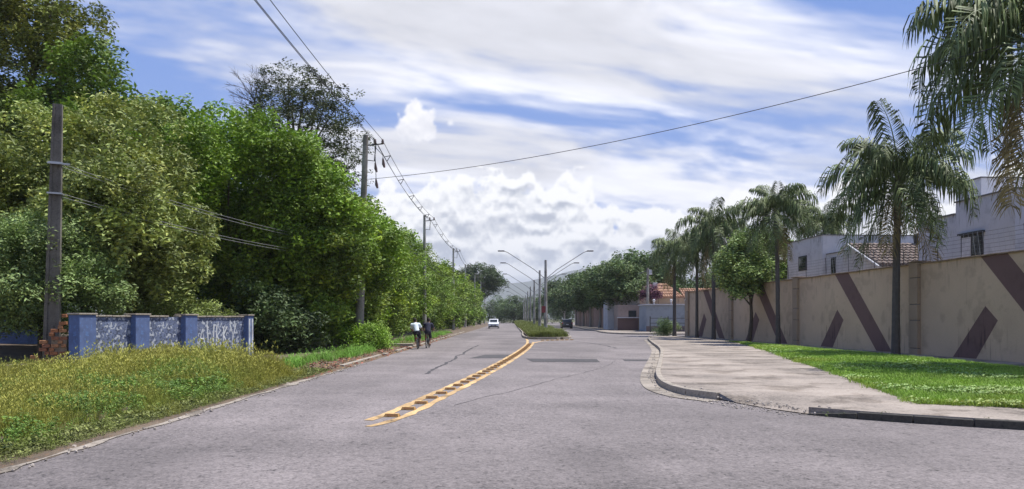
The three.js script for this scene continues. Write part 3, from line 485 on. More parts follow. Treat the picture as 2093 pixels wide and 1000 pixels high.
const LM = { vivid: leafMat([0.182, 0.300, 0.030], 0.5), green: leafMat([0.148, 0.238, 0.032], 0.5), pale: leafMat([0.232, 0.292, 0.078], 0.5), grey: leafMat([0.215, 0.300, 0.100], 0.45), olive: leafMat([0.160, 0.195, 0.042], 0.45), dark: leafMat([0.085, 0.110, 0.042]), shadeDark: leafMat([0.066, 0.108, 0.036]), far: leafMat([0.105, 0.165, 0.060]), magenta: leafMat([0.13, 0.045, 0.085]), palm: new THREE.MeshPhysicalMaterial({ color: new THREE.Color().setRGB(0.125, 0.165, 0.055), roughness: 0.6, specularIntensity: 0.6, vertexColors: true, side: THREE.DoubleSide, transmission: 0 }), palmDry: leafMat([0.24, 0.19, 0.08], 0.3) };  // one leaf colour has tree-bank shade painted in; also serves the dark umbrella tree

// the big trees on the left, near to far
tree({ name: 'pale_leaved_tree', label: 'pale yellow-green leaved tree behind the near wooden-grey pole', seed: 21, x: -16.8, d: 30, th: 4.5, tr: 0.2, mat: LM.pale, n: 4400, leaf: 'near', opt: { warm: 0.12 }, blobs: [[0, 6.2, 0, 3.3, 3.0, 3.2], [-2.6, 5.2, 0.4, 2.6, 2.8, 2.6], [2.0, 4.6, -0.2, 2.3, 2.8, 2.4], [2.6, 3.6, 0, 1.7, 2.2, 1.8], [2.7, 5.3, 3.6, 1.5, 1.5, 1.4], [2.2, 5.0, 2.0, 1.8, 2.0, 1.6], [-4.6, 4.8, 0, 2.4, 3.4, 2.4], [0.6, 8.2, -0.8, 2.3, 1.9, 2.2]] });
tree({ name: 'round_bush_tree', label: 'rounded grey-green bushy tree low beside the near pole', seed: 22, x: -15.5, d: 24.9, th: 1.8, tr: 0.1, mat: LM.grey, n: 1500, leaf: 'bush', opt: { in: 0.5 }, blobs: [[0, 3.1, 0, 2.1, 1.7, 1.8], [-1.5, 2.6, 0.1, 1.7, 1.5, 1.5], [1.0, 2.3, 0, 1.2, 1.2, 1.2]] });
tree({ name: 'tall_corner_tree', label: 'tall olive-green tree filling the top left corner', seed: 23, x: -27.4, d: 41, th: 11, tr: 0.35, mat: LM.olive, n: 2600, leaf: 'mid', opt: { warm: 0.3 }, blobs: [[0, 15.5, 0, 3.8, 3.8, 3.8], [-3.2, 14, 0, 3.6, 4, 3.6], [2.0, 17.6, 0, 3.0, 3.0, 3.0], [-1, 11, 0.5, 3.6, 3.2, 3.4], [1.0, 9, 0, 3.2, 3, 3]] });
tree({ name: 'peaked_tree', label: 'green tree with a small pointed top next to the tall corner tree', seed: 24, x: -20.6, d: 39, th: 8.5, tr: 0.25, mat: LM.green, n: 2600, leaf: 'mid', opt: { warm: 0.25 }, blobs: [[0, 10.8, 0, 3.3, 2.7, 3.2], [-0.7, 14.0, 0, 1.2, 2.2, 1.3], [2.6, 9.8, 0, 2.4, 2.5, 2.4], [-3, 10.6, 0, 2.2, 2.6, 2.4], [0, 7, 0.4, 4, 3, 3.4]] });
tree({ name: 'vivid_tree', label: 'big vivid green tree crown left of the first utility pole', seed: 25, x: -13.4, d: 36.5, th: 5.5, tr: 0.24, mat: LM.vivid, n: 3800, leaf: 'near', opt: { gap: 0.3 }, blobs: [[0, 8.6, 0, 3.6, 2.5, 3.4], [-2.6, 8.0, 0.2, 2.5, 2.2, 2.4], [2.6, 7.6, -0.3, 2.3, 2.5, 2.4], [-1.2, 6.6, -0.8, 2.2, 1.8, 2.0], [3.9, 6.0, 0, 1.7, 2.1, 1.8]] });
tree({ name: 'skirted_tree', label: 'dense green tree with leaves down to the ground by the first utility pole', seed: 26, x: -10.5, d: 37.5, th: 4, tr: 0.2, mat: LM.green, n: 4300, leaf: 'near', opt: { warm: 0.35, gap: 0.28 }, blobs: [[-0.6, 5.2, 0, 2.6, 3.0, 2.6], [1.3, 5.6, 0.6, 1.8, 2.0, 1.6], [-1.0, 2.4, 0.5, 2.2, 2.4, 2.2], [0.8, 2.2, -0.2, 1.5, 2.2, 1.6], [-2.6, 3.2, 1.0, 1.5, 1.8, 1.6]] });
tree({ name: 'pole_hugging_tree', label: 'bright green tree wrapped round the middle of the first utility pole', seed: 27, x: -8.9, d: 40.2, th: 4, tr: 0.16, mat: LM.vivid, n: 2300, leaf: 'near', opt: { warm: 0.3 }, blobs: [[0.5, 6.1, 1.3, 1.5, 1.7, 1.2], [-1.0, 4.8, 1.4, 1.8, 1.9, 1.6], [1.2, 5.4, -1.6, 1.6, 2.0, 1.5], [-1.2, 3.0, 0, 1.6, 2.0, 1.6], [0.3, 4.9, 1.6, 1.2, 1.2, 1.0]] });
tree({ name: 'painted_shade_tree', label: 'broad green tree with shade-painted leaves far behind the blue painted wall', seed: 28, x: -18.5, d: 43.5, th: 5, tr: 0.25, mat: LM.shadeDark, n: 3000, leaf: 'mid', blobs: [[0, 5.6, 0, 4.2, 3.4, 3.2], [-4.5, 5.2, 0, 3.6, 3.4, 3], [3.6, 4.6, 0.5, 3.2, 3.6, 2.6], [-9, 5, 0, 3.6, 4, 3], [6.6, 3.2, 1, 2.4, 3, 2.2], [5.0, 8.0, 0, 3.0, 2.4, 2.4], [1.5, 8.4, 0, 3.0, 2.4, 2.4], [8.0, 6.4, 0.5, 2.2, 2.4, 2.0]] });  // shade in the gap of the tree bank, painted as darker leaves
tree({ name: 'low_shrub', label: 'low dark shrub behind the right end of the blue wall', cat: 'shrub', seed: 29, x: -11.3, d: 34.2, th: 1.0, tr: 0.07, mat: LM.shadeDark, n: 700, leaf: 'near', blobs: [[0, 1.4, 0, 1.5, 1.5, 1.2], [-1.8, 1.2, -0.3, 1.2, 1.3, 1.0], [1.4, 1.0, 0.4, 1.0, 1.0, 0.9]] });
tree({ name: 'wall_shrub', label: 'light green shrub peeping over the blue wall', cat: 'shrub', seed: 30, x: -13.6, d: 29.4, th: 1.3, tr: 0.05, mat: LM.pale, n: 330, leaf: 'bush', blobs: [[0, 1.7, 0, 0.8, 0.7, 0.7], [1.3, 1.6, -1.2, 0.6, 0.6, 0.6]] });
tree({ name: 'roadside_shrub', label: 'small bright green shrub at the foot of the first utility pole', cat: 'shrub', seed: 31, x: -7.5, d: 38.6, th: 0.5, tr: 0.03, mat: LM.vivid, n: 300, leaf: 'bush', blobs: [[0, 0.45, 0, 0.75, 0.6, 0.8], [0.7, 0.3, 0.4, 0.5, 0.4, 0.6]] });
// the row down the road
{
  const kinds = [0, 1, 2].map((k) => { const r = rng(40 + k); return [[0, 5.6, 0, 2.8, 3.0, 3.4], [0.9, 4.6, 1.5, 2.3, 2.7, 2.2], [0.8, 4.4, -1.6, 2.3, 2.6, 2.2], [-1.2, 6.4, 0.4, 2.2, 2.4, 2.6], [0.7, 2.4, 0.2, 2.1, 2.2, 2.6]].map(([x, y, z, a, b, c]) => [x + (r() - 0.5) * 0.7, y + (r() - 0.5), z + (r() - 0.5), a, b, c]); });
  const ds = [45.5, 51, 57, 63.5, 70.5, 78, 86, 95, 105, 116, 128, 142, 158, 176, 196], lb = ['dense green roadside tree just past the first utility pole', 'dense green roadside tree behind the two cyclists', 'dense green roadside tree short of the second utility pole', 'leafy green roadside tree right before the second utility pole', 'leafy green roadside tree at the second utility pole', 'leafy green roadside tree just past the second utility pole'];
  const r = rng(44);
  ds.forEach((d, i) => { const t = tree({ name: 'roadside_tree', label: lb[i] ?? 'green tree far down the left row beyond the second utility pole', group: i < 6 ? 'green trees lining the left road edge' : 'far green trees of the left row', seed: 50 + i % 3 + (i < 6 ? i * 7 : 0), x: -11.1 + (r() - 0.5) * 0.5, d, th: 3.6, tr: 0.15, mat: [LM.green, LM.vivid, LM.green][i % 3], n: d < 60 ? 1500 : d < 100 ? 1050 : 520, leaf: d < 60 ? 'near' : d < 100 ? 'mid' : 'far', opt: { warm: 0.3, s: d < 60 ? 1.15 : 1 }, blobs: kinds[i % 3] }); t.scale.y = 0.95 + 0.16 * r(); });
}
// the tall sparse tree behind, with bare twigs on one side
{
  const t = thing('tall_sparse_tree', 'tall dark sparse tree with bare twigs rising behind the vivid tree', 'tree', null, V(-16.3, 0, 56)), r = rng(65), limb = [], twig = [], tips = [];
  const grow = (p, dir, len, rad, lev, bare) => {
    const e = p.clone().addScaledVector(dir, len).add(new THREE.Vector3((r() - 0.5) * len * 0.25, 0, (r() - 0.5) * len * 0.25)), m = p.clone().lerp(e, 0.5).add(new THREE.Vector3((r() - 0.5) * len * 0.12, len * 0.05, (r() - 0.5) * len * 0.12));
    (lev > 3 ? twig : limb).push(tube([p, m, e], [rad, rad * 0.85, rad * 0.66], lev > 2 ? 4 : 7, false));
    if (lev >= 5) { tips.push([e, bare]); return; }
    const n = lev === 0 ? 5 : 3; for (let i = 0; i < n; i++) { const ax = new THREE.Vector3(r() - 0.5, (r() - 0.5) * 0.5, r() - 0.5).normalize(), nd = dir.clone().applyAxisAngle(ax, 0.35 + 0.55 * r()); nd.y = nd.y * 0.86 + 0.12; if (lev === 0) { const a = i / n * 6.283 + r(); nd.set(Math.cos(a) * 0.75, 0.8, Math.sin(a) * 0.75); } nd.normalize(); grow(e.clone().lerp(m, r() * 0.5), nd, len * (lev ? 0.72 : 0.285) * (0.8 + 0.4 * r()), rad * 0.62, lev + 1, bare || (lev === 1 && nd.x < -0.35)); }
  };
  const bl = [[0.2, 15.4, 0, 3.6, 3.5, 3.4], [2.7, 14.0, 0.3, 2.6, 3.0, 2.6], [-2.2, 14.4, 0, 2.4, 2.4, 2.4], [2.6, 17.0, 0, 2.2, 1.7, 2.0], [0.2, 18.6, 0.2, 2.4, 1.6, 2.0], [3.6, 11.6, 0, 1.8, 2.2, 1.8]];
  for (let i = 0; i < 5; i++) grow(new THREE.Vector3(-1.2 - 0.3 * i, 14.5 + 0.4 * i, (r() - 0.5)), new THREE.Vector3(-0.55 + 0.10 * i, 0.9, (r() - 0.5) * 0.5).normalize(), 1.9, 0.05, 1, true);
  const tr = part('trunk', merged([limbs(66, new THREE.Vector3(0.4, -0.2, 0), 14.5, 0.30, [...bl, ...bl], 9, 0.9), ...limb]), M.bark, t); part('twigs', merged(twig), M.bark, tr, { kind: 'stuff' });
  const list = crownList(bl, 1500, 67, 1, { puff: 0.62, s: 1.0 });
  const cr = new THREE.Group(); cr.name = 'crown'; t.add(cr); scatter('foliage', CL.sparse[0], LM.dark, list, cr);
}
// far trees
tree({ name: 'umbrella_tree', label: 'dark umbrella-shaped tree towering over the far left row', seed: 71, x: -9.2, d: 212, th: 11, tr: 0.4, mat: LM.shadeDark, n: 900, leaf: 'far', blobs: [[0, 13.4, 0, 5.2, 2.9, 5], [-4, 12.6, 0, 3.4, 2.4, 3.4], [3.6, 11.2, 0, 3.2, 3.0, 3.2], [1, 9.6, 0, 3.2, 2, 3]] });
[[0.5, 268, 9], [6.5, 285, 8.4], [-5, 290, 9.5], [12, 262, 10], [17, 250, 11]].forEach(([x, d, h], i) => tree({ name: 'distant_tree', label: 'dark green tree closing the far end of the road', group: 'trees at the end of the road', seed: 80 + i, x, d, th: 4, tr: 0.3, mat: LM.far, n: 460, leaf: 'far', blobs: [[0, h * 0.62, 0, 4.6, h * 0.36, 4], [-3, h * 0.4, 0, 3, h * 0.34, 3], [3, h * 0.42, 0.5, 3, h * 0.36, 3]] }));
[[14.6, 104, 9.6, 3.4], [14.5, 113.5, 9.4, 3.8], [14.4, 125, 9.6, 3.8], [14.3, 138, 10.0, 4.0], [14.2, 151, 9.8, 4.0], [14.1, 166, 10.2, 4.2], [13.0, 185, 11, 4.4]].forEach(([x, d, h, w], i) => tree({ name: 'street_tree', label: ['street tree with leaning pale trunk nearest the side street', 'street tree with pale trunk, second from the side street', 'street tree with pale trunk, third from the side street', 'street tree with pale trunk, fourth from the side street', 'street tree with pale trunk, fifth from the side street', 'street tree with pale trunk, sixth from the side street', 'farthest pale-trunked street tree along the pinkish wall'][i] ?? 'pale-trunked street tree far along the pinkish wall', group: 'street trees along the pinkish wall', seed: 90 + i, x, d, th: 4.4, tr: 0.19, bark: M.barkPale, mat: LM.far, n: 560, leaf: d < 130 ? 'mid' : 'far', opt: { s: d < 130 ? 1.5 : 1, warm: 0.2 }, blobs: [[0, h * 0.70, 0, w, h * 0.27, w], [-w * 0.6, h * 0.62, 0.6, w * 0.6, h * 0.2, w * 0.6], [w * 0.5, h * 0.64, -0.5, w * 0.7, h * 0.22, w * 0.7]] }));
[[18.5, 112, 10.5, 4], [22, 125, 11, 4.5], [26, 118, 9.5, 4.4], [24, 150, 12, 5], [31, 108, 9.2, 4]].forEach(([x, d, h, w], i) => tree({ name: 'garden_tree', label: ['dark garden tree over the pale far house', 'dark garden tree behind the pinkish wall', 'dark garden tree behind the orange roof', 'tall dark tree far behind the street trees', 'garden tree behind the palm trunks'][i], seed: 110 + i, x, d, th: 5, tr: 0.25, mat: LM.far, n: 520, leaf: 'far', blobs: [[0, h * 0.7, 0, w, h * 0.28, w], [-w * 0.6, h * 0.55, 0, w * 0.7, h * 0.25, w * 0.6], [w * 0.6, h * 0.56, 0, w * 0.7, h * 0.26, w * 0.6]] }));
tree({ name: 'bougainvillea', label: 'magenta flowering bougainvillea behind the lamp pole', cat: 'shrub', seed: 121, x: 17.4, d: 92.5, th: 3, tr: 0.1, mat: LM.magenta, n: 150, leaf: 'mid', opt: { puff: 0.5, s: 0.7 }, blobs: [[-0.5, 4.9, 0, 0.9, 0.7, 0.8], [-1.0, 4.4, 0, 0.6, 0.6, 0.6], [0.2, 4.3, 0, 0.6, 0.5, 0.6]] });
tree({ name: 'small_street_tree', label: 'small leafy round tree between the palms at the tan wall', seed: 122, x: 17.4 - 0.048 * 48.3, d: 48.3, th: 3.3, tr: 0.12, mat: LM.grey, n: 900, leaf: 'near', opt: { puff: 0.6 }, blobs: [[-0.5, 5.2, 0, 1.2, 1.3, 1.2], [-0.8, 4.2, 0.2, 0.9, 1.0, 1.0], [0.3, 4.5, -0.2, 0.9, 1.1, 1.0], [-0.3, 6.2, 0, 0.7, 0.8, 0.8]] });
tree({ name: 'garden_tree', label: 'bright green tree top between the palms behind the tan wall', seed: 123, x: 21.5, d: 66, th: 5, tr: 0.2, mat: LM.green, n: 700, leaf: 'mid', blobs: [[0, 6.6, 0, 2.6, 2.2, 2.4], [2.4, 6.2, 0, 1.8, 1.7, 1.8]] });
tree({ name: 'pavement_shrub', label: 'small shrub at the foot of the farthest palm', cat: 'shrub', seed: 124, x: 14.1, d: 70.5, th: 0.4, tr: 0.03, mat: LM.grey, n: 160, leaf: 'bush', blobs: [[0, 0.6, 0, 0.7, 0.6, 0.6]] });

// ------------------------------------------------------------------ palms
function frondGeo(seed, L, rise, droop) {
  const r = rng(seed), n = 12, pts = [], P = [], C = [], I = []; let x = 0, y = 0, a = rise, k = 0;
  for (let i = 0; i <= n; i++) { pts.push(new THREE.Vector3(x, y, 0)); x += Math.cos(a) * L / n; y += Math.sin(a) * L / n; a = Math.max(-1.45, a - droop / n * (0.5 + 1.1 * i / n)); }
  const c = new THREE.CatmullRomCurve3(pts), add = (p, t) => { P.push(p.x, p.y, p.z); C.push(t, t, t); };
  for (let i = 0; i < 64; i++) for (const side of [-1, 1]) {
    const s = 0.13 + 0.87 * (i + r() * 0.9) / 64, o = c.getPoint(s), t = c.getTangent(s), len = (0.34 + 0.62 * Math.sin(Math.PI * Math.pow(s, 0.8)) ** 0.7) * (0.8 + 0.4 * r()), up = (r() - 0.4) * 2.2, lat = new THREE.Vector3(0, 0, side), nrm = t.clone().cross(lat).normalize(); if (nrm.y < 0) nrm.negate();
    const d0 = lat.clone().multiplyScalar(0.9).addScaledVector(t, 0.55).addScaledVector(nrm, up * 0.55).normalize(), m1 = o.clone().addScaledVector(d0, len * 0.45), d1 = d0.clone().multiplyScalar(0.55).add(new THREE.Vector3(0, -1.1, 0)).normalize(), m2 = m1.clone().addScaledVector(d1, len * 0.38), e = m2.clone().add(new THREE.Vector3(d1.x * 0.1, -len * 0.30, d1.z * 0.1)), w = 0.027, wv = t.clone().multiplyScalar(w), tn = 0.4 + 1.1 * r();
    add(o, tn); add(m1.clone().add(wv), tn); add(m1.clone().sub(wv), tn); add(m2.clone().add(wv), tn); add(m2.clone().sub(wv), tn); add(e, tn);
    I.push(k, k + 1, k + 2, k + 1, k + 3, k + 2, k + 2, k + 3, k + 4, k + 3, k + 5, k + 4); k += 6;
  }
  const g = new THREE.BufferGeometry(); g.setAttribute('position', new THREE.Float32BufferAttribute(P, 3)); g.setAttribute('color', new THREE.Float32BufferAttribute(C, 3)); g.setIndex(I); g.computeVertexNormals();
  const rt = tube(pts, pts.map((_, i) => 0.035 * (1 - 0.85 * i / n)), 5, false), rc = new Float32Array(rt.attributes.position.count * 3).fill(1.1); rt.setAttribute('color', new THREE.BufferAttribute(rc, 3)); rt.deleteAttribute('uv');
  return mergeGeometries([g.toNonIndexed(), rt]);
}
const FR = [[1.32, 1.5], [1.25, 1.8], [1.05, 2.5], [0.8, 2.8], [0.5, 2.7], [0.1, 2.2], [-0.5, 1.4], [-1.05, 0.6]].map(([a, b], i) => [frondGeo(200 + i, 3.3, a, b), frondGeo(220 + i, 3.3, a - 0.1, b * 0.85)]);
function palm(label, x, d, h, size, seed, lean = 0, tr = 0.15, spread = 1) {
  const t = thing('palm_tree', label, 'palm tree', 'palms along the tan wall', V(x, 0.1, d)), r = rng(seed), top = new THREE.Vector3(lean, h, 0), c = new THREE.CatmullRomCurve3([new THREE.Vector3(0, -0.2, 0), new THREE.Vector3(lean * 0.2, h * 0.4, 0), top]), pts = c.getPoints(40);
  part('trunk', tube(pts, pts.map((_, i) => tr * (1 + 0.35 * Math.exp(-i / 2.2)) * (1 - 0.22 * i / 40) * (1 + 0.03 * (i % 2))), 10), M.palmBark, t);
  const cr = new THREE.Group(); cr.name = 'crown'; cr.position.copy(top); t.add(cr);
  part('crownshaft', tube([new THREE.Vector3(0, -0.5, 0), new THREE.Vector3(0, 0.1, 0), new THREE.Vector3(0, 0.5, 0)], [tr * 0.8, tr * 1.15, tr * 0.4], 8), M.palmBark, cr);
  const lv = [2, 3, 5, 6, 6, 5, 3, 3]; let a = r() * 6;
  lv.forEach((n, i) => { for (let k = 0; k < n; k++) { a += 2.399 + (r() - 0.5) * 0.5; const f = part('frond', FR[i][k % 2], i > 6 && k < 2 ? LM.palmDry : LM.palm, cr); f.rotation.set((r() - 0.5) * 0.6, a, (r() - 0.5) * 0.35, 'YXZ'); f.position.y = 0.35 - i * 0.06; f.scale.setScalar(size * (0.72 + 0.36 * r())); } });
  return t;
}
const palmX = (d) => 17.4 - 0.048 * d;
palm('huge palm whose drooping fronds hang into the top right corner', palmX(23.0) - 0.4, 23.0, 9.6, 1.46, 301, 0, 0.19);
palm('tall palm nearest the camera with its whole trunk in view', palmX(31.4), 31.4, 6.95, 1.10, 302, 0.1, 0.165);
palm('slim palm between the tall near palm and the small round tree', palmX(43.6), 43.6, 7.4, 0.88, 303, -0.1, 0.14);
palm('palm with a wide dark crown left of the small round tree', palmX(55.4), 55.4, 7.7, 1.0, 304, 0, 0.15);
palm('thin-trunked palm standing close to the far end of the tan wall', palmX(59.6), 59.6, 6.6, 0.85, 305, 0, 0.13);
palm('farthest palm, standing past the tan wall by the side street', 14.9, 69.5, 7.4, 0.98, 306, 0, 0.17);
palm('palm showing its crown between the slim palm and the tall near palm', 23.5, 57.0, 8.2, 0.9, 307, 0, 0.14);

// ------------------------------------------------------------------ grass
function tuft(seed, n, h, w, spread, lean, head) {
  const r = rng(seed), P = [], C = [], I = []; let k = 0;
  for (let i = 0; i < n; i++) {
    const a = r() * 6.283, q = spread * Math.sqrt(r()), x = Math.cos(a) * q, z = Math.sin(a) * q, hh = h * (0.55 + 0.6 * r()), b = r() * 6.283, l = lean * hh * (0.3 + r()), bx = Math.cos(b) * l, bz = Math.sin(b) * l, px = -Math.sin(b) * w / 2, pz = Math.cos(b) * w / 2, t = 0.65 + 0.7 * r();
    P.push(x - px, 0, z - pz, x + px, 0, z + pz, x + bx * 0.4 - px * 0.8, hh * 0.6, z + bz * 0.4 - pz * 0.8, x + bx * 0.4 + px * 0.8, hh * 0.6, z + bz * 0.4 + pz * 0.8, x + bx, hh, z + bz); for (let j = 0; j < 5; j++) C.push(t, t, t);
    I.push(k, k + 1, k + 2, k + 1, k + 3, k + 2, k + 2, k + 3, k + 4); k += 5;
    if (head && r() < head) { const sx = x + bx, sy = hh, sz = z + bz; for (let j = 0; j < 4; j++) { const f = r() * 6.283, d = 0.028 + 0.025 * r(); P.push(sx, sy - 0.02 * j, sz, sx + Math.cos(f) * d, sy + 0.05 - 0.02 * j, sz + Math.sin(f) * d, sx + Math.cos(f + 0.5) * d * 0.8, sy + 0.01, sz + Math.sin(f + 0.5) * d * 0.8); for (let m = 0; m < 3; m++) C.push(1.30, 1.25, 1.5); I.push(k, k + 1, k + 2); k += 3; } }
  }
  const g = new THREE.BufferGeometry(); g.setAttribute('position', new THREE.Float32BufferAttribute(P, 3)); g.setAttribute('color', new THREE.Float32BufferAttribute(C, 3)); g.setIndex(I); g.computeVertexNormals(); return g;
}
const grassM = leafMat([0.262, 0.280, 0.048], 0.4), lawnM = leafMat([0.235, 0.375, 0.050], 0.3);
function meadow(name, label, geo, mat, list) { const m = scatter(name, geo, mat, list); m.userData.label = label; m.name = numbered(name); scene.add(m); return m; }
{
  const r = rng(401), A = [], B = [], Cc = [];
  for (let i = 0; i < 15000; i++) {
    const d = 5 + 19.5 * Math.pow(r(), 0.8), x = -5.52 - 10.7 * Math.pow(r(), 1.15); if (d > 20.5 + 1.2 * (fbm(x, d, 3, 2) - 0.3) && x > -8.5) continue;
    if (x < -11.6 - 0.8 * (d < 18 ? 1 : 0) && d > 14) { if (r() < 0.8) continue; } const wx = -13.2 + 2.4 * (d - 23) / 8; if (d > 22.6 && x < wx + 0.35) continue; if (x > -5.75 && r() < 0.55) continue;
    const edge = sm(-5.5, -6.6, x), n = fbm(x * 0.45, d * 0.45, 6, 3), yel = sm(0.38, 0.66, n + 0.28 * sm(12, 19, d)), s = (0.40 + 0.60 * edge) * (0.35 + 0.85 * fbm(x * 1.1 + 5, d * 1.1, 2, 3)) * (0.7 + 0.6 * r()) * mix(0.62, 1.05, sm(12, 20, d)) * mix(1, 0.6, sm(-10, -12.5, x)), k = 0.75 + 0.5 * r();
    const col = [k * mix(0.78, 1.10, yel), k * mix(1.0, 1.02, yel), k * mix(0.9, 1.0, yel)], e = [x, leftH(x, d) + 0.01, -d, s, col, [0, r() * 6.283, 0]];
    (yel > 0.45 ? (r() < 0.6 ? A : B) : (r() < 0.25 ? A : r() < 0.55 ? Cc : B)).push(e);
  }
  meadow('tall_grass', 'tall yellowing seeding grass on the left roadside', tuft(1, 24, 0.66, 0.009, 0.20, 0.42, 0.34), grassM, A);
  meadow('tall_grass', 'green blades of roadside grass on the left', tuft(2, 30, 0.42, 0.013, 0.20, 0.7, 0.03), grassM, B);
  const Ed = []; for (let i = 0; i < 3400; i++) { const d = 5 + 18 * Math.pow(r(), 0.8), x = -5.36 - 0.75 * r() + 0.35 * (fbm(d * 0.7, 1.5, 3, 4) - 0.5); const k = 0.6 + 0.6 * r(); Ed.push([x, leftH(x, d) + 0.05, -d, (0.35 + 0.5 * r()) * sm(-5.2, -5.8, x + 0.1), [k, k, k], [0, r() * 6.283, 0]]); }
  meadow('edge_weeds', 'low creeping weeds along the left edge of the asphalt', leafClump(81, 22, 0.22, 0.10, 0.05, 0.5), leafMat([0.19, 0.215, 0.06]), Ed);
  const St = []; for (let i = 0; i < 1100; i++) { const d = 7 + 14 * r(), x = -6.1 - 5 * r(); if (fbm(x * 0.6, d * 0.6, 12, 2) < 0.42) continue; const k = 0.8 + 0.5 * r(); St.push([x, leftH(x, d), -d, (0.7 + 0.5 * r()) * mix(0.62, 0.95, sm(12, 20, d)), [k * 1.05, k, k], [0, r() * 6.283, 0]]); }
  meadow('seed_stalks', 'thin pale seed stalks standing above the left roadside grass', tuft(9, 7, 0.85, 0.006, 0.22, 0.3, 1), grassM, St);
  meadow('broadleaf_weeds', 'low broad-leaved weeds among the left roadside grass', leafClump(77, 26, 0.26, 0.13, 0.06, 1.1), leafMat([0.17, 0.24, 0.045]), Cc.map((e) => [e[0], e[1] + 0.22, e[2], e[3], e[4], e[5]]));
}
{
  const r = rng(402), A = [], B = []; let n = 0;
  while (n < 34000) { n++; const d = 9.5 + 41 * Math.pow(r(), 1.7), x = mix(6.8, 17, r()); if (!inside(lawnPoly, x + (fbm(x * 2, d * 2, 1, 2) - 0.5) * 0.35, d)) continue; const k = 0.72 + 0.55 * fbm(x * 0.7, d * 0.7, 4, 3) + 0.2 * (r() - 0.5), dry = sm(0.58, 0.75, fbm(x * 0.5 + 9, d * 0.5, 2, 3)); const e = [x, 0.135, -d, (0.8 + 0.6 * r()) * (d > 25 ? 1.35 : 1), [k * (1 + 0.18 * dry), k, k], [0, r() * 6.283, 0]]; const cl = sm(0.50, 0.62, fbm(x * 0.6 + 2, d * 0.6, 8, 3)) * (d < 19 ? 1 : 0.25); (r() < cl * 0.5 ? B : A).push(e); }
  meadow('lawn_grass', 'short mown green grass between pavement and tan wall', tuft(5, 22, 0.075, 0.009, 0.16, 0.7, 0), lawnM, A);
  meadow('clover', 'pale clover leaves in the near part of the lawn', leafClump(78, 16, 0.13, 0.05, 0.045, 0.25), leafMat([0.24, 0.36, 0.10]), B.map((e) => [e[0], e[1] + 0.07, e[2], e[3], e[4], e[5]]));
}
{
  const r = rng(403), A = []; for (let i = 0; i < 5200; i++) { const d = 59 + 170 * Math.pow(r(), 2.2), x = mix(0.9, 5.3, r()); if (!inside(isle, x, d) || !inside(isle, x + 0.25, d) || !inside(isle, x - 0.2, d - 0.3)) continue; const k = 0.7 + 0.5 * r(), s = (0.25 + 1.2 * fbm(x * 0.9, d * 0.3, 5, 3)) * (1 + 0.8 * sm(80, 160, d)); A.push([x, 0.14, -d, s, [k * 0.85, k * 0.9, k], [0, r() * 6.283, 0]]); }
  meadow('island_grass', 'tall green grass on the traffic island', tuft(6, 26, 0.50, 0.022, 0.28, 0.6, 0.2), leafMat([0.19, 0.215, 0.045], 0.35), A);
  const B = []; for (let i = 0; i < 900; i++) { const d = 22 + 60 * r(), x = -6.2 - 1.6 * r(); if (fbm(x, d * 0.3, 3, 3) < 0.5) continue; const k = 0.6 + 0.6 * r(); B.push([x, leftH(x, d) + 0.01, -d, 0.4 + 0.5 * r(), [k * 0.8, k, k], [0, r() * 6.283, 0]]); }
  const Kw = []; for (let i = 0; i < 46; i++) { const t = r() < 0.5 ? 0.12 + 0.06 * r() : r(), x = mix(4.9, 12, t), d = mix(12.6, 8.75, t) + 0.9 * t * (1 - t) * -1 - 0.02; const k = 0.8 + 0.5 * r(); Kw.push([x + (r() - 0.5) * 0.05, 0.03 + 0.07 * r(), -(d - 0.05), 0.28 + 0.3 * r(), [k, k, k], [0, r() * 6.283, 0]]); }
  meadow('kerb_weeds', 'little weeds growing out of the joints of the near kerb', leafClump(83, 12, 0.16, 0.10, 0.05, 0.8), leafMat([0.15, 0.20, 0.06]), Kw);
  meadow('verge_weeds', 'scattered low weeds on the bare earth below the left trees', tuft(7, 22, 0.4, 0.016, 0.25, 0.7, 0.1), lawnM, B);
  const D = []; for (let i = 0; i < 1700; i++) { const d = 20 + 50 * Math.pow(r(), 1.4), x = -5.5 - 2.6 * r(); D.push([x, leftH(x, d) + 0.02, -d, 0.5 + 0.8 * r(), [0.7 + 0.6 * r(), 0.6 + 0.5 * r(), 0.7], [0, r() * 6.283, 0]]); }
  meadow('leaf_litter', 'dry reddish fallen leaves on the earth below the left trees', leafClump(79, 8, 0.28, 0.10, 0.06, 0.06), leafMat([0.19, 0.125, 0.085], 0.1), D);
}

{ // grit and crumbled concrete round the lowered kerb and in the gutters
  const r = rng(404), A = []; for (let i = 0; i < 1500; i++) { const k = r(); let x, d, y; if (k < 0.45) { const t = r(); x = mix(3.3, 4.9, t) + (r() - 0.5) * 0.9; d = mix(16.2, 12.7, t) + (r() - 0.5) * 0.8; y = x > 4.0 + (15 - d) * 0.36 ? 0.05 : 0.006; if (inside(walkPoly, x, d)) y = 0.131; } else if (k < 0.75) { const t = r(), q = [[3.5, 17], [4.0, 21], [4.9, 25.6], [7.2, 37.6]], j = Math.floor(t * 3), f = t * 3 - j; x = mix(q[j][0], q[j + 1][0], f) - 0.06 - 0.2 * r(); d = mix(q[j][1], q[j + 1][1], f); y = 0.012; } else { x = -5.15 - 0.5 * r() * r(); d = 5 + 22 * r(); y = 0.015; } A.push([x, y, -d, 0.006 + 0.024 * r() ** 5, [1, 1, 1].map(((k) => () => k)(0.6 + 0.7 * r())), [r() * 6, r() * 6, r() * 6]]); }
  meadow('gravel', 'loose grit and crumbled concrete in the gutters', new THREE.DodecahedronGeometry(1, 0), std([0.34, 0.30, 0.26]), A);
}

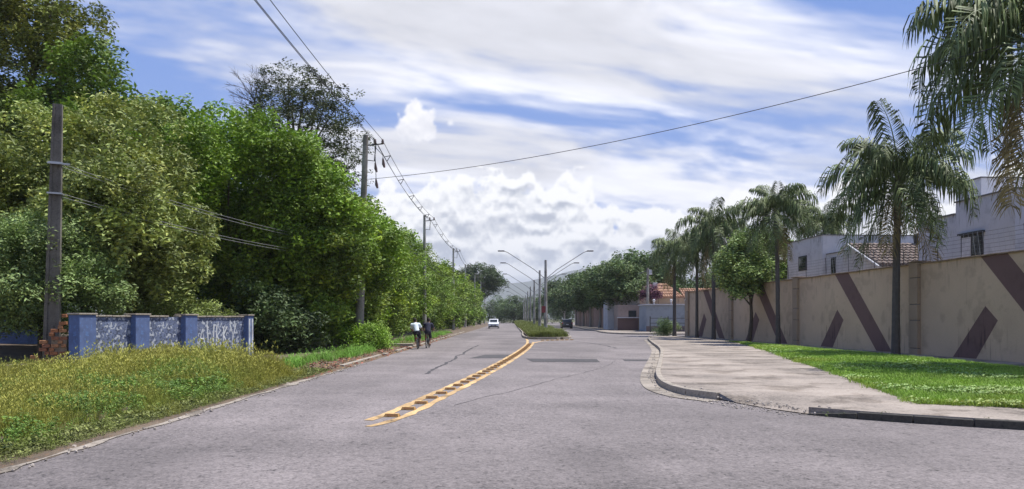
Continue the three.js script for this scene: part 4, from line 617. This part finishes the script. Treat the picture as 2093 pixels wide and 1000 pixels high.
// ------------------------------------------------------------------ the blue wall, the broken brickwork and the near pole
const bw = (t) => new THREE.Vector3(-13.2 + 2.4 * t, 0, -(23 + 8 * t)), bwYaw = Math.atan2(2.4, -8) ;
{
  const w = thing('blue_wall', 'low peeling blue wall with pillars and white graffiti in the tall grass', 'wall'), ts = [0.015, 0.28, 0.56, 0.975], top = 1.70;
  const put = (m, t, out = 0, y = 0) => { const p = bw(t), nx = 8 / 8.35, nz = 2.4 / 8.35; m.position.set(p.x + nx * out, y, p.z + nz * out); m.rotation.y = Math.atan2(2.4, -8) - Math.PI; return m; };
  for (let i = 0; i < 3; i++) { const L = (ts[i + 1] - ts[i]) * 8.352; put(part('wall_panel', box(0.16, top - 0.04, L, 0, (top - 0.04) / 2, 0), M.flake, w), (ts[i] + ts[i + 1]) / 2);
    const r = rng(i + 3), n = Math.round(L / 0.5); for (let k = 0; k < n; k++) if (r() < 0.85) put(part('coping_slab', rbox(0.26, 0.05, L / n - 0.02, 0.012), M.kerb, w), mix(ts[i], ts[i + 1], (k + 0.5) / n), 0, top - 0.012 + (r() - 0.5) * 0.012).rotateZ((r() - 0.5) * 0.05); }
  ts.forEach((t, i) => { const p = new THREE.Group(); p.name = 'pillar'; w.add(p); put(p, t, 0.08); part('pillar_shaft', rbox(0.42, top + 0.02, i === 3 ? 0.36 : 0.62, 0.012, 0, (top + 0.02) / 2, 0), M.blue, p); part('pillar_cap', rbox(0.48, 0.05, i === 3 ? 0.42 : 0.7, 0.012, 0, top + 0.05, 0), M.kerb, p); });
  // white spray scrawl on the last panel: tall broken strokes
  const L = (ts[3] - ts[2]) * 8.352, strokes = [[[0.35, 1.25], [0.30, 0.75], [0.55, 0.70], [0.5, 1.0]], [[0.62, 0.55], [0.82, 1.2], [0.98, 0.6]], [[0.70, 0.85], [0.92, 0.85]], [[1.10, 1.35], [1.16, 0.55], [1.30, 1.05], [1.42, 0.5], [1.48, 1.40]], [[1.62, 0.6], [1.64, 1.35], [1.86, 1.15], [1.66, 0.95], [1.90, 0.55]], [[2.05, 1.3], [2.02, 0.6]], [[2.02, 0.95], [2.26, 1.3]], [[2.05, 0.95], [2.3, 0.55]], [[2.42, 1.4], [2.62, 0.95], [2.80, 1.42]], [[2.62, 0.95], [2.55, 0.5]], [[0.4, 0.5], [0.42, 0.22]], [[1.2, 0.5], [1.22, 0.2]]];
  for (const s of strokes) { const m = part('graffiti_stroke', tube(s.map(([u, y]) => new THREE.Vector3(0, y, -u + L / 2)), 0.036, 6).scale(0.06, 1, 1), M.graffiti, w); put(m, (ts[2] + ts[3]) / 2, 0.082); m.scale.z = -1; m.scale.z = 1; m.rotation.y += 0; }
  for (const z of [-0.10, 0.09]) put(part('paint_drip', box(0.004, 1.5, 0.09, 0, 0.85, z), M.graffiti, w), ts[3], 0.294);
}
{
  const b = thing('brick_stub', 'broken end of exposed orange brickwork beside the blue wall', 'brick wall', null, V(-13.98, 0.05, 22.85)), r = rng(77); b.rotation.y = 0.28;
  const g = [rbox(0.21, 0.10, 0.14, 0.012), rbox(0.13, 0.10, 0.14, 0.012)];
  for (let row = 0; row < 15; row++) { const w = row < 4 ? 4 : row < 8 ? 3 : row < 12 ? 2 : 1; for (let k = 0; k < w; k++) { if (row > 1 && r() < 0.16) continue; const m = part('brick', g[r() < 0.3 ? 1 : 0], M.brick[Math.floor(r() * 3)], b); m.position.set(0.42 - k * 0.225 - (row % 2) * 0.1 + (r() - 0.5) * 0.05, 0.06 + row * 0.113, (r() - 0.5) * 0.07); m.rotation.y = (r() - 0.5) * 0.25; m.rotation.z = (r() - 0.5) * 0.05; } }
  for (let k = 0; k < 9; k++) { const m = part('loose_brick', g[1], M.brick[k % 3], b); m.position.set(-0.6 + r() * 1.3, 0.07, 0.2 + r() * 0.6); m.rotation.set((r() - 0.5) * 0.8, r() * 3, (r() - 0.5) * 0.8); }
  part('mortar_core', box(0.42, 1.05, 0.09, 0.3, 0.5, 0), M.coping, b);
  const f = thing('far_blue_wall', 'shaded dark blue wall behind the near pole', 'wall', null, V(-28.2, 0.3, 34)); part('wall_panel', box(15, 1.75, 0.18, 0, 0.8, 0), M.blue, f); for (let i = 0; i < 4; i++) part('pillar', rbox(0.5, 1.85, 0.4, 0.012, -7 + i * 4.6, 0.85, 0.02), M.blue, f); part('coping', rbox(15.2, 0.06, 0.3, 0.012, 0, 1.72, 0), M.kerb, f);
  const c = solo('concrete_beam', rbox(2.9, 0.12, 0.3, 0.02), M.kerb, 'pale fallen concrete beam on the earth left of the brick stub', 'beam', null, V(-15.4, 0.16, 22.6)); c.rotation.set(0.0, 0.35, 0.03);
  const c2 = solo('concrete_slab', rbox(1.9, 0.16, 0.5, 0.02), M.kerb, 'pale concrete slab lying on the earth beside the cyclists', 'slab', null, V(-6.5, 0.14, 42.5)); c2.rotation.y = 0.1;
}
function rectPole(h, w0, w1, dp, recess) {                  // tapered slab pole with a sunk panel on two faces
  const gs = [], s = (x0, x1, z0, z1, k0, k1) => { const g = new THREE.BoxGeometry(x1 - x0, h, z1 - z0, 1, 6, 1).translate((x0 + x1) / 2, h / 2, (z0 + z1) / 2), p = g.attributes.position; for (let i = 0; i < p.count; i++) { const t = 1 - (1 - w1 / w0) * p.getY(i) / h; p.setX(i, p.getX(i) * t); p.setZ(i, p.getZ(i) * t); } return metreUV(g); };
  gs.push(s(-w0 / 2, -w0 / 2 + 0.1, -dp / 2, dp / 2)); gs.push(s(w0 / 2 - 0.1, w0 / 2, -dp / 2, dp / 2)); gs.push(s(-w0 / 2 + 0.1, w0 / 2 - 0.1, -dp / 2 + recess, dp / 2 - recess)); return merged(gs);
}
const nearPole = thing('old_concrete_pole', 'old dark weathered pole leaning at the left beside the brick stub', 'utility pole', null, V(-14.35, 0, 23.6)); nearPole.rotation.z = -0.022; nearPole.rotation.y = 0.35;
part('shaft', rectPole(8.3, 0.46, 0.26, 0.30, 0.05), M.poleDark, nearPole); part('clamp', merged([box(0.40, 0.05, 0.36, 0, 6.45, 0), box(0.62, 0.045, 0.05, 0.1, 6.42, 0.2)]), M.galv, nearPole);
part('clamp', box(0.42, 0.05, 0.36, 0, 5.5, 0), M.galv, nearPole);

// ------------------------------------------------------------------ utility poles and their lines
const poleSpots = [[-8.1, 40], [-8.2, 71], [-8.05, 104], [-8.3, 135], [-8.2, 167], [-8.2, 199], [-8.3, 231]];
const poleLabels = ['thick grey utility pole with cut-outs rising through the left trees', 'second grey utility pole down the left row, behind the cyclists', 'third grey utility pole down the left row', 'fourth utility pole of the left row', 'thin distant utility pole beyond the fourth of the left row'];
poleSpots.forEach(([x, d], i) => {
  const p = thing('utility_pole', poleLabels[Math.min(i, 4)], 'utility pole', i < 4 ? 'utility poles of the left row' : 'far utility poles of the left row', V(x, 0, d)), h = 11.3; if (i === 0) p.rotation.z = -0.034;
  part('shaft', tube([new THREE.Vector3(0, -0.2, 0), new THREE.Vector3(0, h * 0.5, 0), new THREE.Vector3(0, h, 0)], [i ? 0.2 : 0.25, i ? 0.16 : 0.19, i ? 0.11 : 0.135], 14), i ? M.polePale : M.pole, p);
  part('crossarm', merged([tube([new THREE.Vector3(0, h - 0.55, 0), new THREE.Vector3(0.95, h - 0.42, 0)], 0.035, 6), tube([new THREE.Vector3(0, h - 1.3, 0), new THREE.Vector3(0.5, h - 1.35, 0), new THREE.Vector3(0.55, h - 0.5, 0)], 0.03, 6)]), M.iron, p);
  for (const k of [0.5, 0.9]) part('insulator', metreUV(new THREE.LatheGeometry([[0, 0], [0.045, 0], [0.09, 0.05], [0.05, 0.09], [0.085, 0.14], [0.045, 0.18], [0.07, 0.23], [0, 0.28]].map(([a, b]) => new THREE.Vector2(a, b)), 10).translate(k, h - 0.45, 0)), M.porcelain, p);
  if (!i) for (const [x1, y1] of [[0.55, -1.45], [0.95, -1.2], [0.62, -2.3]]) { const c = part('cut_out_fuse', tube([new THREE.Vector3(x1, h + y1, 0.02), new THREE.Vector3(x1 + 0.04, h + y1 - 0.3, 0.02), new THREE.Vector3(x1 + 0.10, h + y1 - 0.48, 0.02)], [0.04, 0.085, 0.05], 8), M.porcelain, p); part('fuse_bracket', tube([new THREE.Vector3(0.5, h - 0.6, 0), new THREE.Vector3(x1, h + y1 + 0.15, 0.05), new THREE.Vector3(x1, h + y1, 0.02)], 0.018, 5), M.iron, c); }
});
function span(a, b, sag, r, n = 14) { return tube(Array.from({ length: n + 1 }, (_, i) => { const t = i / n, p = a.clone().lerp(b, t); p.y -= sag * 4 * t * (1 - t); return p; }), r, 5, false); }
{
  const off = [[0.50, -0.30], [0.86, -0.22], [0.66, -0.55]];
  off.forEach(([ox, oy], k) => {
    const gs = [], pt = (i) => { const [x, d] = poleSpots[i]; return V(x + ox + (i ? 0 : 0.38), 11.3 + oy, d); };
    gs.push(span(V(-8.3 + ox, 11.9 + oy, 5.5), pt(0), 0.35, 0.013, 20)); for (let i = 0; i < 6; i++) gs.push(span(pt(i), pt(i + 1), 0.55, i < 2 ? 0.015 : 0.018));
    solo('power_line', merged(gs), M.cable, ['black power cable on the inner insulators of the left poles', 'black power cable on the outer insulators of the left poles', 'lower black power cable of the bundle on the left poles'][k], 'cable', 'bundle of power cables');
  });
  for (let s = 0; s < 2; s++) for (let i = 0; i < 5; i++) { const t = 0.10 + 0.19 * i, [x0, d0] = poleSpots[s], [x1, d1] = poleSpots[s + 1], q = (k) => V(mix(x0 + (s ? 0 : 0.38), x1, t) + off[k][0], 11.3 + off[k][1] - 0.55 * 4 * t * (1 - t), mix(d0, d1, t)); solo('cable_spacer', merged([tube([q(0), q(1)], 0.022, 5), tube([q(1), q(2)], 0.022, 5), tube([q(2), q(0)], 0.022, 5)]), M.iron, 'small dark spacer clamping the power cable bundle together', 'cable spacer', 'spacers of the power cables'); }
  // telephone lines lower down
  for (let k = 0; k < 2; k++) { const gs = []; for (let i = 0; i < 6; i++) gs.push(span(V(poleSpots[i][0] + 0.14, 7.4 - k * 0.45, poleSpots[i][1]), V(poleSpots[i + 1][0] + 0.14, 7.4 - k * 0.45, poleSpots[i + 1][1]), 0.5, 0.022)); solo('telephone_line', merged(gs), M.cable, ['upper thin telephone line strung along the left poles', 'lower thin telephone line strung along the left poles'][k], 'cable', 'telephone lines'); }
  [[6.50, 5.55], [6.40, 5.40], [5.55, 4.9], [5.45, 4.78]].forEach(([a, b], k) => solo('service_wire', span(V(-14.2, a, 23.65), V(-8.2, b, 39.8), 0.35, 0.009, 18), M.cablePale, k < 2 ? 'upper pale wire running from the old pole into the trees' : 'lower pale wire running from the old pole into the trees', 'cable', k < 2 ? 'upper pair of pale wires' : 'lower pair of pale wires'));
  solo('crossing_cable', span(V(-7.8, 8.95, 40), V(17.0, 9.9, 19.5), 0.75, 0.013, 40), M.cable, 'single dark cable slung across the road towards the big palm', 'cable');
}
// lamp poles on the island
{
  const ds = [80, 97, 121, 146, 172, 200, 230], lb = ['nearest double-arm lamp pole on the traffic island', 'second double-arm lamp pole on the traffic island', 'third double-arm lamp pole on the traffic island', 'fourth double-arm lamp pole on the traffic island', 'fifth double-arm lamp pole on the traffic island', 'sixth double-arm lamp pole on the traffic island', 'farthest double-arm lamp pole on the traffic island'];
  ds.forEach((d, i) => {
    const p = thing('lamp_pole', lb[i] ?? 'distant double-arm lamp pole far down the island', 'lamp pole', 'lamp poles on the island', V(3.55, 0.1, d)), h = 7.7;
    part('shaft', tube([new THREE.Vector3(0, 0, 0), new THREE.Vector3(0, h, 0)], [0.20, 0.125], 12), M.polePale, p);
    for (const s of [-1, 1]) { const a = part('arm', tube([new THREE.Vector3(0, 5.7, 0), new THREE.Vector3(s * 1.2, 6.7, 0), new THREE.Vector3(s * 4.0, 8.5, 0), new THREE.Vector3(s * 4.4, 8.65, 0)], 0.030, 6), M.iron, p); part('lamp_head', rbox(0.7, 0.12, 0.28, 0.04, s * 4.7, 8.66, 0), M.iron, a); }
    if (!i) part('sign_plate', rbox(0.42, 0.7, 0.03, 0.01, -0.22, 2.5, 0.16), std([0.22, 0.03, 0.035], { roughness: 0.5 }), p, { label: 'small dark red sign plate' });
  });
  const p = thing('corner_pole', 'grey pole with a short crossarm in front of the blue-grey garage', 'utility pole', null, V(16.3, 0.1, 91)); part('shaft', tube([new THREE.Vector3(0, 0, 0), new THREE.Vector3(0, 7.6, 0)], [0.2, 0.13], 12), M.pole, p); part('crossarm', merged([tube([new THREE.Vector3(-1.1, 6.9, 0), new THREE.Vector3(0, 7.3, 0), new THREE.Vector3(0.5, 7.3, 0)], 0.05, 6)]), M.iron, p); part('meter_box', rbox(0.36, 0.6, 0.25, 0.03, 0.3, 7.1, 0.1), M.white2, p);
}

// ------------------------------------------------------------------ cars
function car(name, label, paint, x, d, turn, suv) {
  const c = thing(name, label, 'car', null, V(x, 0.004, d)); c.rotation.y = turn;
  const pm = new THREE.MeshPhysicalMaterial({ color: new THREE.Color().setRGB(...paint), roughness: 0.35, clearcoat: 1, clearcoatRoughness: 0.08 }), tyre = std([0.02, 0.02, 0.02]), rim = std([0.4, 0.4, 0.42], { metalness: 0.8, roughness: 0.35 }), lamp = std([0.75, 0.76, 0.78], { roughness: 0.15 }), red = std([0.35, 0.02, 0.02], { roughness: 0.2 });
  const ext = (pts, w, b) => new THREE.ExtrudeGeometry(new THREE.Shape(pts.map(([a, y]) => new THREE.Vector2(a, y))), { depth: w - 2 * b, bevelEnabled: true, bevelThickness: b, bevelSize: b * 0.7, bevelSegments: 3 }).translate(0, 0, -w / 2 + b).rotateY(-Math.PI / 2);
  // profile along z: front at +z
  const arch = (cx) => Array.from({ length: 7 }, (_, i) => { const a = Math.PI * i / 6; return [cx + 0.36 * Math.cos(a), 0.32 + 0.36 * Math.sin(a)]; });
  part('body', ext([[-2.0, 0.30], [-2.04, 0.62], [-1.98, 0.95], [-1.2, 1.0], [0.75, 0.98], [1.65, 0.88], [1.98, 0.72], [2.02, 0.38], [1.9, 0.24], ...arch(1.28).map((p) => p), ...arch(-1.28)].map(([a, y]) => [a, y]), 1.74, 0.1), pm, c);
  part('cabin', ext([[-1.92, 0.95], [-1.72, 1.42], [-1.45, 1.48], [-0.1, 1.50], [0.22, 1.46], [0.98, 0.96]], 1.5, 0.12), pm, c);
  const gl = M.glass;
  const ws = part('windscreen', rbox(1.22, 0.62, 0.02, 0.01), gl, c); ws.position.set(0, 1.298, 0.665); ws.rotation.x = -0.98; const rw = part('rear_window', rbox(1.2, 0.36, 0.02, 0.01), gl, c); rw.position.set(0, 1.225, -1.925); rw.rotation.x = 0.40;
  for (const s of [-1, 1]) { part('side_window', rbox(0.03, 0.32, 0.85, 0.01, s * 0.758, 1.2, 0.05), gl, c); part('side_window', rbox(0.03, 0.32, 0.75, 0.01, s * 0.758, 1.2, -0.95), gl, c); part('headlight', rbox(0.34, 0.16, 0.14, 0.04, s * 0.62, 0.72, 1.98), lamp, c); part('tail_light', rbox(0.16, 0.3, 0.12, 0.03, s * 0.76, 0.86, -2.02), red, c); part('mirror', rbox(0.2, 0.13, 0.1, 0.04, s * 0.98, 1.02, 0.62), pm, c);
    for (const z of [1.28, -1.28]) { const w = part('wheel', new THREE.TorusGeometry(0.23, 0.1, 10, 22).rotateY(Math.PI / 2).translate(s * 0.78, 0.33, z), tyre, c); part('rim', new THREE.CylinderGeometry(0.2, 0.2, 0.14, 16).rotateZ(Math.PI / 2).translate(s * 0.78, 0.33, z), rim, w); } }
  part('grille', rbox(0.95, 0.14, 0.06, 0.02, 0, 0.56, 2.07), M.frame, c); part('front_bumper', rbox(1.6, 0.16, 0.1, 0.03, 0, 0.36, 2.06), M.frame, c); part('rear_bumper', rbox(1.6, 0.2, 0.1, 0.03, 0, 0.42, -2.09), M.frame, c); part('number_plate', rbox(0.4, 0.13, 0.02, 0.005, 0, 0.45, 2.115), std([0.5, 0.5, 0.52]), c); part('number_plate', rbox(0.4, 0.13, 0.02, 0.005, 0, 0.68, -2.125), std([0.5, 0.5, 0.52]), c);
  return c;
}
car('white_car', 'white hatchback driving towards the camera on the left carriageway', [0.72, 0.73, 0.74], -3.05, 127, 0);
car('black_car', 'black hatchback seen from behind on the right carriageway', [0.016, 0.017, 0.022], 8.9, 124, Math.PI);

// ------------------------------------------------------------------ the two cyclists
function field(bones, lo, hi, cell, k) {                     // smooth union of tapered capsules, meshed
  const S = Math.max(hi.x - lo.x, hi.y - lo.y, hi.z - lo.z), res = Math.ceil(S / cell) + 4, mc = new MarchingCubes(res, new THREE.MeshBasicMaterial(), false, false, 90000); mc.isolation = 0;
  const half = S / 2 * res / (res - 4), cx = (lo.x + hi.x) / 2, cy = (lo.y + hi.y) / 2, cz = (lo.z + hi.z) / 2, p = new THREE.Vector3();
  for (let z = 0; z < res; z++) for (let y = 0; y < res; y++) for (let x = 0; x < res; x++) {
    p.set(cx + (x - res / 2) / (res / 2) * half, cy + (y - res / 2) / (res / 2) * half, cz + (z - res / 2) / (res / 2) * half); let s = 0;
    for (const [a, b, ra, rb] of bones) { const ab = b.clone().sub(a), t = clamp(p.clone().sub(a).dot(ab) / Math.max(1e-6, ab.lengthSq())), d = p.distanceTo(a.clone().addScaledVector(ab, t)) - mix(ra, rb, t); s += Math.exp(-k * Math.min(d, 0.6)); }
    mc.field[x + y * res + z * res * res] = Math.log(s) / k;
  }
  mc.update(); const n = mc.count, g = new THREE.BufferGeometry(); g.setAttribute('position', new THREE.BufferAttribute(mc.positionArray.slice(0, n * 3), 3)); g.setAttribute('normal', new THREE.BufferAttribute(mc.normalArray.slice(0, n * 3), 3));
  g.scale(half, half, half).translate(cx, cy, cz); g.computeVertexNormals(); const w = mergeVertices(((q) => { q.deleteAttribute('normal'); return q; })(g), 1e-4); w.computeVertexNormals(); return w;
}
const P3 = (x, y, z) => new THREE.Vector3(x, y, z);
function bicycle(label, pos, turn, tilt, mat) {
  const b = thing('bicycle', label, 'bicycle', 'bicycles of the two cyclists', pos); b.rotation.set(0, turn, tilt, 'YXZ');
  const tb = (pts, r, m, n, o = b) => part(n, tube(pts, r, 6), m, o);
  for (const z of [-0.52, 0.52]) { const w = part('wheel', new THREE.TorusGeometry(0.32, 0.022, 8, 28).rotateY(Math.PI / 2).translate(0, 0.342, z), std([0.02, 0.02, 0.02]), b); const sp = []; for (let i = 0; i < 12; i++) { const a = i / 12 * 6.283; sp.push(tube([P3(0, 0.342, z), P3(0, 0.342 + Math.sin(a) * 0.31, z + Math.cos(a) * 0.31)], 0.004, 4)); } part('spokes', merged(sp), M.galv, w, { kind: 'stuff' }); }
  part('frame', merged([[P3(0, 0.342, 0.52), P3(0, 0.3, 0.05)], [P3(0, 0.3, 0.05), P3(0, 0.84, 0.22)], [P3(0, 0.80, 0.2), P3(0, 0.342, 0.52)], [P3(0, 0.3, 0.05), P3(0, 0.80, -0.34)], [P3(0, 0.76, 0.2), P3(0, 0.84, -0.34)], [P3(0, 0.98, -0.33), P3(0, 0.342, -0.52)]].map((q) => tube(q, 0.02, 6))), mat, b);
  tb([P3(-0.29, 1.02, -0.26), P3(-0.2, 1.0, -0.34), P3(0, 0.98, -0.35), P3(0.2, 1.0, -0.34), P3(0.29, 1.02, -0.26)], 0.014, M.iron, 'handlebar'); part('saddle', rbox(0.15, 0.06, 0.26, 0.025, 0, 0.88, 0.24), M.frame, b); tb([P3(-0.16, 0.45, 0.05), P3(-0.07, 0.45, 0.05), P3(-0.06, 0.3, 0.05), P3(0.06, 0.3, 0.05), P3(0.07, 0.15, 0.05), P3(0.16, 0.15, 0.05)], 0.013, M.iron, 'crank'); part('mudguard', rbox(0.05, 0.02, 0.3, 0.008, 0, 0.70, 0.55), M.iron, b); part('reflector', rbox(0.06, 0.06, 0.02, 0.006, 0, 0.62, 0.85), std([0.4, 0.03, 0.02]), b);
  return b;
}
function rider(label, pos, turn, tilt, shirt, shorts, skin, hair, lean) {
  const o = thing('person', label, 'person', null, pos); o.rotation.set(0, turn, tilt, 'YXZ');
  const hip = P3(0, 0.98, 0.22), chest = P3(lean, 1.32, 0.02), neck = P3(lean * 1.2, 1.46, -0.06), head = P3(lean * 1.3, 1.60, -0.10), S = [-1, 1];
  const sh = S.map((s) => P3(lean + s * 0.19, 1.38, -0.02)), el = S.map((s) => P3(lean * 0.7 + s * 0.29, 1.19, -0.14)), ha = S.map((s) => P3(s * 0.27, 1.05, -0.27)), hp = S.map((s) => P3(s * 0.09, 0.95, 0.2)), kn = [P3(-0.14, 0.86, -0.17), P3(0.14, 0.62, -0.05)], an = [P3(-0.13, 0.50, 0.08), P3(0.13, 0.22, 0.10)], to = [P3(-0.13, 0.47, -0.08), P3(0.13, 0.18, -0.06)];
  const bones = [[hip, chest, 0.135, 0.15], [chest, neck, 0.11, 0.06], [neck, head, 0.055, 0.075], [head, head.clone().add(P3(0, 0.06, 0.01)), 0.088, 0.092], [sh[0], sh[1], 0.075, 0.075]];
  S.forEach((s, i) => bones.push([sh[i], el[i], 0.055, 0.043], [el[i], ha[i], 0.042, 0.028], [hp[i], kn[i], 0.092, 0.062], [kn[i], an[i], 0.06, 0.038], [an[i], to[i], 0.04, 0.03], [ha[i], ha[i].clone().add(P3(-s * 0.005, -0.01, -0.05)), 0.032, 0.028]));
  const lo = P3(-0.45, 0.08, -0.45), hi = P3(0.45, 1.8, 0.45), body = field(bones, lo, hi, 0.021, 38);
  const fingers = []; S.forEach((s, i) => { for (let f = 0; f < 4; f++) { const x = (f - 1.5) * 0.019, q = ha[i]; fingers.push(tube([q.clone().add(P3(x, 0.0, -0.05)), q.clone().add(P3(x, 0.004, -0.085)), q.clone().add(P3(x, -0.03, -0.095)), q.clone().add(P3(x, -0.045, -0.07 + 0.006 * f))], [0.0095, 0.009, 0.0085, 0.007], 6)); } const q = ha[i]; fingers.push(tube([q.clone().add(P3(-s * 0.03, 0, -0.02)), q.clone().add(P3(-s * 0.045, -0.02, -0.055)), q.clone().add(P3(-s * 0.03, -0.04, -0.075))], [0.011, 0.010, 0.008], 6)); });
  const skm = std(skin, { roughness: 0.6 }), bm = part('body', body, skm, o); part('fingers', merged(fingers), skm, bm);
  const grow = (b, e) => b.map(([a, c, r1, r2]) => [a, c, r1 + e, r2 + e]);
  const mid2 = S.map((s, i) => sh[i].clone().lerp(el[i], 0.7)), thigh = S.map((s, i) => hp[i].clone().lerp(kn[i], 0.92));
  part('shirt', field(grow([[hip.clone().lerp(chest, 0.1), chest, 0.14, 0.15], [chest, chest.clone().lerp(neck, 0.6), 0.11, 0.07], [sh[0], sh[1], 0.075, 0.075], [sh[0], mid2[0], 0.06, 0.062], [sh[1], mid2[1], 0.06, 0.062]], 0.020), lo, hi, 0.021, 38), std(shirt, { roughness: 0.95 }), o);
  part('shorts', field(grow([[hip, hip.clone().lerp(chest, 0.18), 0.135, 0.13], [hp[0], thigh[0], 0.095, 0.075], [hp[1], thigh[1], 0.095, 0.075]], 0.014), lo, hi, 0.021, 38), std(shorts, { roughness: 0.95 }), o);
  part('hair', field([[head.clone().add(P3(0, 0.045, 0.02)), head.clone().add(P3(0, 0.09, 0.012)), 0.088, 0.09], [head.clone().add(P3(0, -0.01, 0.045)), head.clone().add(P3(0, 0.05, 0.045)), 0.065, 0.07]], lo, hi, 0.021, 45), std(hair), o);
  for (const s of S) { part('shoe', rbox(0.085, 0.07, 0.24, 0.03), std([0.04, 0.04, 0.05]), o).position.set(to[s < 0 ? 0 : 1].x, to[s < 0 ? 0 : 1].y - 0.005, to[s < 0 ? 0 : 1].z + 0.05); part('ear', new THREE.SphereGeometry(0.025, 8, 6).scale(0.5, 1.2, 0.8).translate(head.x + s * 0.09, head.y + 0.02, head.z), skm, bm); part('eye', new THREE.SphereGeometry(0.011, 8, 6).translate(head.x + s * 0.032, head.y + 0.035, head.z - 0.083), std([0.03, 0.02, 0.02]), bm); }
  part('nose', new THREE.ConeGeometry(0.016, 0.04, 8).translate(head.x, head.y + 0.01, head.z - 0.092), skm, bm); part('mouth', rbox(0.045, 0.01, 0.01, 0.004, head.x, head.y - 0.035, head.z - 0.078), std([0.25, 0.09, 0.08]), bm);
  return o;
}
{
  const a = V(-4.98, 0.006, 40.2), b = V(-4.62, 0.006, 41.6);
  for (const o of [bicycle('bicycle ridden by the cyclist in the white shirt', a, 0.05, 0.06, M.iron), rider('cyclist in pale blue-white shirt and black shorts leaning to the left, on a bicycle', a, 0.05, 0.06, [0.66, 0.74, 0.78], [0.02, 0.02, 0.03], [0.22, 0.13, 0.09], [0.015, 0.012, 0.01], -0.07),
  bicycle('bicycle ridden by the cyclist in dark clothes', b, -0.04, -0.02, M.iron), rider('cyclist in dark clothes riding beside the one in the white shirt', b, -0.04, -0.02, [0.025, 0.026, 0.05], [0.03, 0.03, 0.045], [0.30, 0.18, 0.12], [0.02, 0.015, 0.012], 0.0)]) o.scale.setScalar(0.93);
}

renderer.render(scene, camera);
